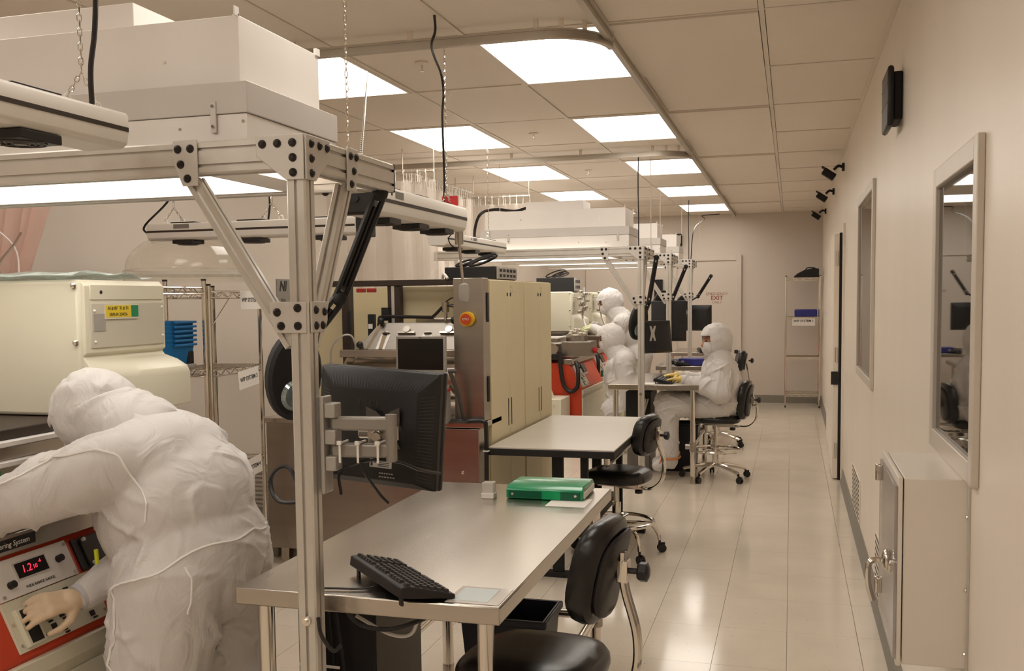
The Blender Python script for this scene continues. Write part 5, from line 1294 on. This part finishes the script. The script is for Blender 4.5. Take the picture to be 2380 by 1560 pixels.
def head(t, base, c, face, skin=True, s=1., vox=.008, seed=0., wr=.006):
    B = V(base); M = frame_of(face); M.translation = V(c)-B
    def T(p): return M @ V(p)
    # face under the hood: skull, brow, nose, eyes, chin
    if skin:
        fb = MB()
        fb.ell(T((0, 0, 0)), (.088*s, .074*s, .112*s), M); fb.ell(T((.035, 0, -.055)), (.052, .05, .055), M)
        fb.cap(T((.084, 0, .012)), T((.103, 0, -.028)), .010, .015); fb.ell(T((.07, 0, .03)), (.02, .055, .014), M)
        obj('face', blob(fb, .006, 3), SKIN, t)
        for sy in (-1, 1):
            obj('eye', MB().ell(T((.080, sy*.031, .010)), (.008, .015, .007), M), EYE, t)
            obj('eyebrow', MB().cap(T((.088, sy*.015, .030)), T((.076, sy*.05, .031)), .004, .003, 8), EYE, t)
    # mask over nose and mouth
    mk = MB().ell(T((.058, 0, -.048)), (.050, .084, .068), M)
    obj('face_mask', blob(mk, .006, 3, .002, seed, 30), SUIT, t)
    # hood: shell with an opening for the eyes, falling on to the shoulders
    hb = MB(); n, m = 36, 26; vs = []; fs = []; keep = []
    R_ = (.126*s, .106*s, .130*s)
    def HP(i, j):
        ph = math.pi*j/m; th = 2*math.pi*i/n
        d = V((math.sin(ph)*math.cos(th), math.sin(ph)*math.sin(th), math.cos(ph)))
        k = 1+.05*NZ.noise(d*3+V((seed, 0, 0)))+.05*max(0, 1-abs(NZ.noise(d*4+V((seed, 2, 0))))*4)+.04*max(0, 1-abs(NZ.noise(V((d.x*3, d.y*7, d.z*2+seed))))*4)
        if d.x < -.2: k *= 1.05
        return d, V((d.x*R_[0]*k-.020, d.y*R_[1]*k, d.z*R_[2]*k+.004))
    for j in range(m+1):
        for i in range(n):
            d, p = HP(i, j); vs.append(T(p))
    for j in range(m):
        for i in range(n):
            d, p = HP(i+.5, j+.5)
            if d.x > .55 and -.72 < d.z < .34 and abs(d.y) < .74: continue
            fs.append((j*n+i, j*n+(i+1) % n, (j+1)*n+(i+1) % n, (j+1)*n+i))
    hb.add(vs, fs)
    o = obj('hood', hb, HOODM, t); sd = o.modifiers.new('s', 'SOLIDIFY'); sd.thickness = .005; sd.offset = 1
    sb = o.modifiers.new('u', 'SUBSURF'); sb.levels = sb.render_levels = 1
    rim = [T(HP(36*a/360*n/36 if False else a/360*n, 26*b)[1]*1.03) for a, b in ()]
    return M

def hand(t, base, wrist, fdir, back, m, left=False, curl=.45, s=1., spread=.0, name='glove'):
    """palm with five fingers; fdir = finger direction, back = outward normal of the back of the hand"""
    f = V(fdir).normalized(); b = V(back); b = (b-f*b.dot(f)).normalized(); y = b.cross(f)
    if left: y = -y                                    # +y = thumb side
    M = Mx((f, y, b)).transposed().to_4x4(); M.translation = V(wrist)-V(base)
    T = lambda x, yy, z: M @ V((x*s, yy*s, z*s))
    mb = MB(); mb.cap(T(-.03, 0, 0), T(.02, 0, 0), .027*s, .029*s)
    for yy in (-.024, -.008, .008, .024): mb.cap(T(.02, yy*.8, 0), T(.082, yy, .002), .016*s, .0125*s)
    for k, (yy, L) in enumerate(((-.031, .060), (-.011, .074), (.010, .080), (.030, .072))):
        p = V((.080, yy, .002)); a = 0.
        for q, (fr, rr) in enumerate(((.45, .0105), (.32, .0095), (.25, .0085))):
            a += curl*(.55 if q == 0 else .9)*(1+.12*(2-k))
            d = V((math.cos(a), spread*(k-1.5), -math.sin(a))); p2 = p+d*(L*fr)
            mb.cap(T(*p), T(*p2), rr*s, rr*.92*s, 10); p = p2
    p = V((.018, .026, -.006))
    for d, L, rr in ((V((.62, .72, -.25)), .038, .0145), (V((.86, .32, -.40)), .032, .0115), (V((.95, .05, -.35)), .026, .0095)):
        d.normalize(); p2 = p+d*L; mb.cap(T(*p), T(*p2), rr*s, rr*.9*s, 10); p = p2
    o = obj(name, blob(mb, .0042*s, 3), m, t)
    return o

def person(label, base, caps, ells, vox=.013, wr=.010, seed=0., smooth=12):
    t = thing('person', label, 'person', base); B = V(base); mb = MB()
    for p0, p1, r0, r1 in caps: mb.cap(V(p0)-B, V(p1)-B, r0, r1, 18)
    for e in ells:
        M = Mx.Rotation(e[2], 4, 'Y') if len(e) > 2 else None
        mb.ell(V(e[0])-B, e[1], M, 20, 12)
    me = blob(mb, vox, smooth, wr, seed)
    o = obj('body', me, SUIT, t)
    bv = BVHTree.FromPolygons([v.co for v in me.vertices], [p.vertices for p in me.polygons])
    return t, bv
def seam(t, bv, base, pts, frm, r=.003):
    """seam line: cast from the points toward the body"""
    B = V(base); out = []
    for p in bez(pts, 8):
        h = bv.find_nearest(p-B)
        if h[0] is not None: out.append(h[0]+h[1]*.001)
    for _ in range(4): out = [out[0]]+[(out[k-1]+out[k]*2+out[k+1])/4 for k in range(1, len(out)-1)]+[out[-1]]
    out = [(lambda h: h[0]+h[1]*.0008)(bv.find_nearest(p)) for p in out]
    if len(out) > 2: obj('seam', MB().tube(out, r, 5), SEAM, t)

# --- person bending over the near machine
b1 = (-1.62, 2.40, 0)
caps = [((-1.635, 2.40, .80), (-1.71, 2.40, 1.02), .185, .185), ((-1.765, 2.24, 1.10), (-1.785, 2.56, 1.10), .105, .105), ((-1.77, 2.40, 1.12), (-1.90, 2.40, 1.17), .11, .085),
        ((-1.78, 2.22, 1.10), (-1.935, 2.10, 1.035), .10, .083), ((-1.935, 2.10, 1.035), (-2.13, 2.09, .982), .083, .050), ((-2.0, 2.095, 1.015), (-2.06, 2.09, 1.0), .078, .072),
        ((-1.80, 2.55, 1.09), (-1.80, 2.52, .84), .09, .08), ((-1.80, 2.52, .84), (-1.868, 2.22, .745), .075, .048), ((-1.815, 2.40, .80), (-1.85, 2.29, .765), .068, .062),
        ((-1.645, 2.28, .78), (-1.69, 2.27, .44), .16, .13), ((-1.68, 2.27, .44), (-1.62, 2.27, .10), .135, .10), ((-1.645, 2.52, .78), (-1.68, 2.53, .44), .16, .13), ((-1.67, 2.53, .44), (-1.60, 2.53, .10), .135, .10),
        ((-1.60, 2.27, .07), (-1.76, 2.27, .055), .065, .05), ((-1.58, 2.53, .07), (-1.74, 2.53, .055), .065, .05)]
ells = [((-1.64, 2.40, .84), (.19, .24, .19)), ((-1.675, 2.40, .98), (.185, .235, .19)), ((-1.73, 2.40, 1.09), (.16, .225, .145), .5), ((-1.70, 2.32, .95), (.19, .14, .2))]
p1, bv = person('person in white coverall bending over the red control panel', b1, caps, ells, .008, .0125, 1.3)
Mh = head(p1, b1, (-1.975, 2.40, 1.195), (-.80, -.12, -.62), True, 1.0, seed=2.2)
hc = MB().cap(V((-1.94, 2.40, 1.215))-V(b1), V((-1.80, 2.40, 1.155))-V(b1), .110, .125, 18)
obj('hood_cape', blob(hc, .010, 10, .008, 3.3, 9), SUIT, p1)
hand(p1, b1, (-1.875, 2.195, .738), (-.36, -.92, .02), (.62, -.22, .75), GLOVEB, False, .42, 1.0, .05)
hand(p1, b1, (-2.14, 2.085, .98), (-.96, .1, -.15), (-.3, -.4, .85), GLOVEB, True, .3)
obj('cuff', MB().cyl(V((-1.858, 2.262, .757))-V(b1), V((-1.877, 2.190, .737))-V(b1), .043, .037, 18), mat('cuff_grey', (.50, .48, .50), .7), p1)
seam(p1, bv, b1, [(-1.90, 2.05, 1.20), (-1.76, 2.0, 1.28), (-1.62, 2.04, 1.22), (-1.58, 2.05, 1.10), (-1.62, 2.05, .98)], None, .0035)
seam(p1, bv, b1, [(-1.78, 2.08, .84), (-1.66, 2.02, .87), (-1.50, 2.10, .90), (-1.36, 2.35, .93), (-1.36, 2.6, .93)], None, .0035)
seam(p1, bv, b1, [(-1.74, 2.0, .86), (-1.76, 2.0, .75), (-1.76, 2.0, .64), (-1.74, 2.0, .55), (-1.72, 2.0, .35)], None, .0035)
seam(p1, bv, b1, [(-1.86, 2.05, 1.25), (-1.95, 1.95, 1.16), (-2.05, 1.9, 1.08)], None, .004)
seam(p1, bv, b1, [(-1.45, 2.12, .90), (-1.42, 2.14, .80), (-1.43, 2.12, .70)], None, .003)
obj('lime_pen', MB().cyl(V((-1.842, 2.235, .825))-V(b1), V((-1.842, 2.232, .865))-V(b1), .006, n=8), LIME, p1)

# --- seated person typing
b4 = (-.50, 8.35, 0)
caps = [((-.47, 8.35, .66), (-.52, 8.35, .90), .165, .16), ((-.505, 8.17, .945), (-.505, 8.53, .945), .09, .09), ((-.52, 8.35, .98), (-.565, 8.35, 1.07), .10, .085),
        ((-.505, 8.15, .935), (-.50, 8.06, .76), .092, .088), ((-.50, 8.06, .76), (-.79, 8.13, .862), .085, .045), ((-.60, 8.08, .80), (-.68, 8.10, .825), .078, .07),
        ((-.51, 8.55, .93), (-.55, 8.60, .78), .092, .085), ((-.55, 8.60, .78), (-.86, 8.42, .872), .082, .045),
        ((-.50, 8.24, .64), (-.94, 8.20, .635), .115, .10), ((-.94, 8.20, .635), (-.92, 8.22, .20), .10, .072), ((-.50, 8.47, .64), (-.99, 8.46, .64), .115, .10), ((-.99, 8.46, .64), (-.95, 8.44, .20), .10, .072),
        ((-.91, 8.22, .16), (-1.03, 8.20, .12), .058, .045), ((-.94, 8.44, .16), (-1.06, 8.43, .12), .058, .045)]
ells = [((-.47, 8.35, .655), (.165, .21, .12)), ((-.50, 8.35, .80), (.17, .225, .18)), ((-.52, 8.35, .90), (.155, .21, .13))]
p4, bv4 = person('seated person in white coverall and mask typing on a keyboard', b4, caps, ells, .010, .013, 7.7)
head(p4, b4, (-.572, 8.345, 1.172), (-.88, -.46, -.10), True, 1.05, seed=5.1)
hc = MB().cap(V((-.545, 8.345, 1.10))-V(b4), V((-.52, 8.35, .985))-V(b4), .088, .125, 18)
obj('hood_cape', blob(hc, .010, 10, .006, 9.3, 9), SUIT, p4)
hand(p4, b4, (-.80, 8.135, .868), (-.98, .14, -.05), (0, 0, 1), GLOVEY, True, .25, 1.05, .06)
hand(p4, b4, (-.87, 8.41, .878), (-.95, -.28, -.05), (0, 0, 1), GLOVEY, False, .25, 1.05, .06)
p4.location.x -= .055
for y, x in ((8.22, -.915), (8.44, -.945)):
    obj('ankle_strap', MB().tube([V((x+.078*math.cos(k*.42), y+.078*math.sin(k*.42), .20+.012*math.sin(k*.42)))-V(b4) for k in range(15)], .008, 5, closed=True).tube([V((x-.07, y-.03, .20))-V(b4), V((x-.09, y-.06, .15))-V(b4)], .008, 5), ORANGE, p4)
obj('leg_tab', MB().cb(V((-1.02, 8.10, .52))-V(b4), (.05, .01, .014)), ORANGE, p4)
seam(p4, bv4, b4, [(-.36, 8.10, .95), (-.40, 8.02, .85), (-.42, 8.05, .70)], None, .003)
seam(p4, bv4, b4, [(-.42, 8.05, .70), (-.60, 8.05, .66), (-.85, 8.05, .66), (-.98, 8.05, .62)], None, .003)
seam(p4, bv4, b4, [(-.66, 8.25, 1.02), (-.70, 8.22, .92), (-.72, 8.24, .82)], None, .002)
obj('hood_strap', MB().box(.10, .13, -.06, -.02, 1.07, 1.10), BLK, p4, bevel=.004)

# --- person standing and leaning to the second machine
b2 = (-1.56, 10.2, 0)
caps = [((-1.56, 10.2, .95), (-1.66, 10.2, 1.18), .165, .165), ((-1.68, 10.0, 1.29), (-1.70, 10.40, 1.29), .09, .09), ((-1.70, 10.2, 1.31), (-1.83, 10.2, 1.43), .115, .09),
        ((-1.70, 10.02, 1.27), (-1.76, 9.96, 1.09), .09, .08), ((-1.76, 9.96, 1.12), (-1.99, 10.06, 1.235), .078, .045), ((-1.73, 10.40, 1.27), (-1.82, 10.44, 1.10), .085, .075), ((-1.82, 10.44, 1.10), (-2.03, 10.30, 1.25), .072, .045),
        ((-1.55, 10.09, .92), (-1.60, 10.08, .50), .14, .115), ((-1.60, 10.08, .50), (-1.55, 10.08, .09), .115, .085), ((-1.55, 10.31, .92), (-1.60, 10.32, .50), .14, .115), ((-1.60, 10.32, .50), (-1.55, 10.32, .09), .115, .085),
        ((-1.53, 10.08, .07), (-1.68, 10.08, .05), .06, .045), ((-1.53, 10.32, .07), (-1.68, 10.32, .05), .06, .045)]
ells = [((-1.56, 10.2, .93), (.17, .20, .15)), ((-1.64, 10.2, 1.14), (.165, .21, .19)), ((-1.69, 10.2, 1.25), (.14, .20, .12))]
p2, bv2 = person('person in white coverall standing and leaning over the second machine', b2, caps, ells, .011, .014, 4.4)
head(p2, b2, (-1.862, 10.2, 1.492), (-.90, -.25, -.36), True, 1.05, seed=8.8)
hc = MB().cap(V((-1.82, 10.2, 1.44))-V(b2), V((-1.72, 10.2, 1.31))-V(b2), .090, .12, 18)
obj('hood_cape', blob(hc, .010, 10, .006, 2.3, 9), SUIT, p2)
hand(p2, b2, (-2.0, 10.065, 1.238), (-.9, .15, -.2), (0, -.2, 1), GLOVEG, True, .45)
hand(p2, b2, (-2.04, 10.29, 1.252), (-.9, -.25, -.2), (0, 0, 1), GLOVEG, False, .45)
# --- person crouching at the second machine
b3 = (-1.64, 9.62, 0)
caps = [((-1.60, 9.62, .50), (-1.63, 9.62, .82), .165, .165), ((-1.575, 9.43, .93), (-1.60, 9.81, .93), .095, .095), ((-1.63, 9.62, .95), (-1.72, 9.62, 1.06), .115, .09),
        ((-1.575, 9.42, .91), (-1.53, 9.39, .68), .092, .08), ((-1.53, 9.39, .68), (-1.56, 9.42, .50), .078, .05), ((-1.64, 9.79, .89), (-1.70, 9.83, .72), .085, .075), ((-1.70, 9.83, .72), (-1.66, 9.80, .60), .07, .045),
        ((-1.60, 9.52, .48), (-1.70, 9.50, .44), .13, .11), ((-1.70, 9.50, .44), (-1.66, 9.50, .09), .105, .08), ((-1.60, 9.72, .48), (-1.72, 9.74, .46), .13, .11), ((-1.72, 9.74, .46), (-1.68, 9.74, .09), .105, .08),
        ((-1.66, 9.50, .07), (-1.80, 9.50, .05), .06, .045), ((-1.68, 9.74, .07), (-1.82, 9.74, .05), .06, .045)]
ells = [((-1.59, 9.62, .48), (.16, .20, .14)), ((-1.62, 9.62, .72), (.165, .21, .2)), ((-1.63, 9.62, .86), (.15, .20, .12))]
p3, bv3 = person('person in white coverall sitting low before the second machine', b3, caps, ells, .011, .014, 12.4)
head(p3, b3, (-1.752, 9.62, 1.135), (-.95, -.15, -.25), True, 1.05, seed=15.)
hc = MB().cap(V((-1.715, 9.62, 1.08))-V(b3), V((-1.645, 9.62, .945))-V(b3), .092, .12, 18)
obj('hood_cape', blob(hc, .010, 10, .006, 5.3, 9), SUIT, p3)
hand(p3, b3, (-1.575, 9.42, .49), (-.2, .1, -.95), (-.3, -.5, .6), GLOVEG, True, .4)
hand(p3, b3, (-1.655, 9.80, .59), (-.2, -.1, -.9), (-.7, 0, .3), GLOVEG, False, .4)
obj('badge', MB().cb(V((-1.80, 9.50, .80))-V(b3), (.02, .03, .06)), GREEND, p3)
t = thing('work_stool', 'low stool under the person sitting before the second machine', 'stool', (-1.58, 9.62, 0))
obj('seat', cushion(.32, .32, .06), VINYL, t, loc=(0, 0, .30)); obj('column', MB().cyl((0, 0, .03), (0, 0, .30), .02, n=10).lathe([(.16, 0), (.16, .02), (.03, .04)], n=20), CHROME, t)
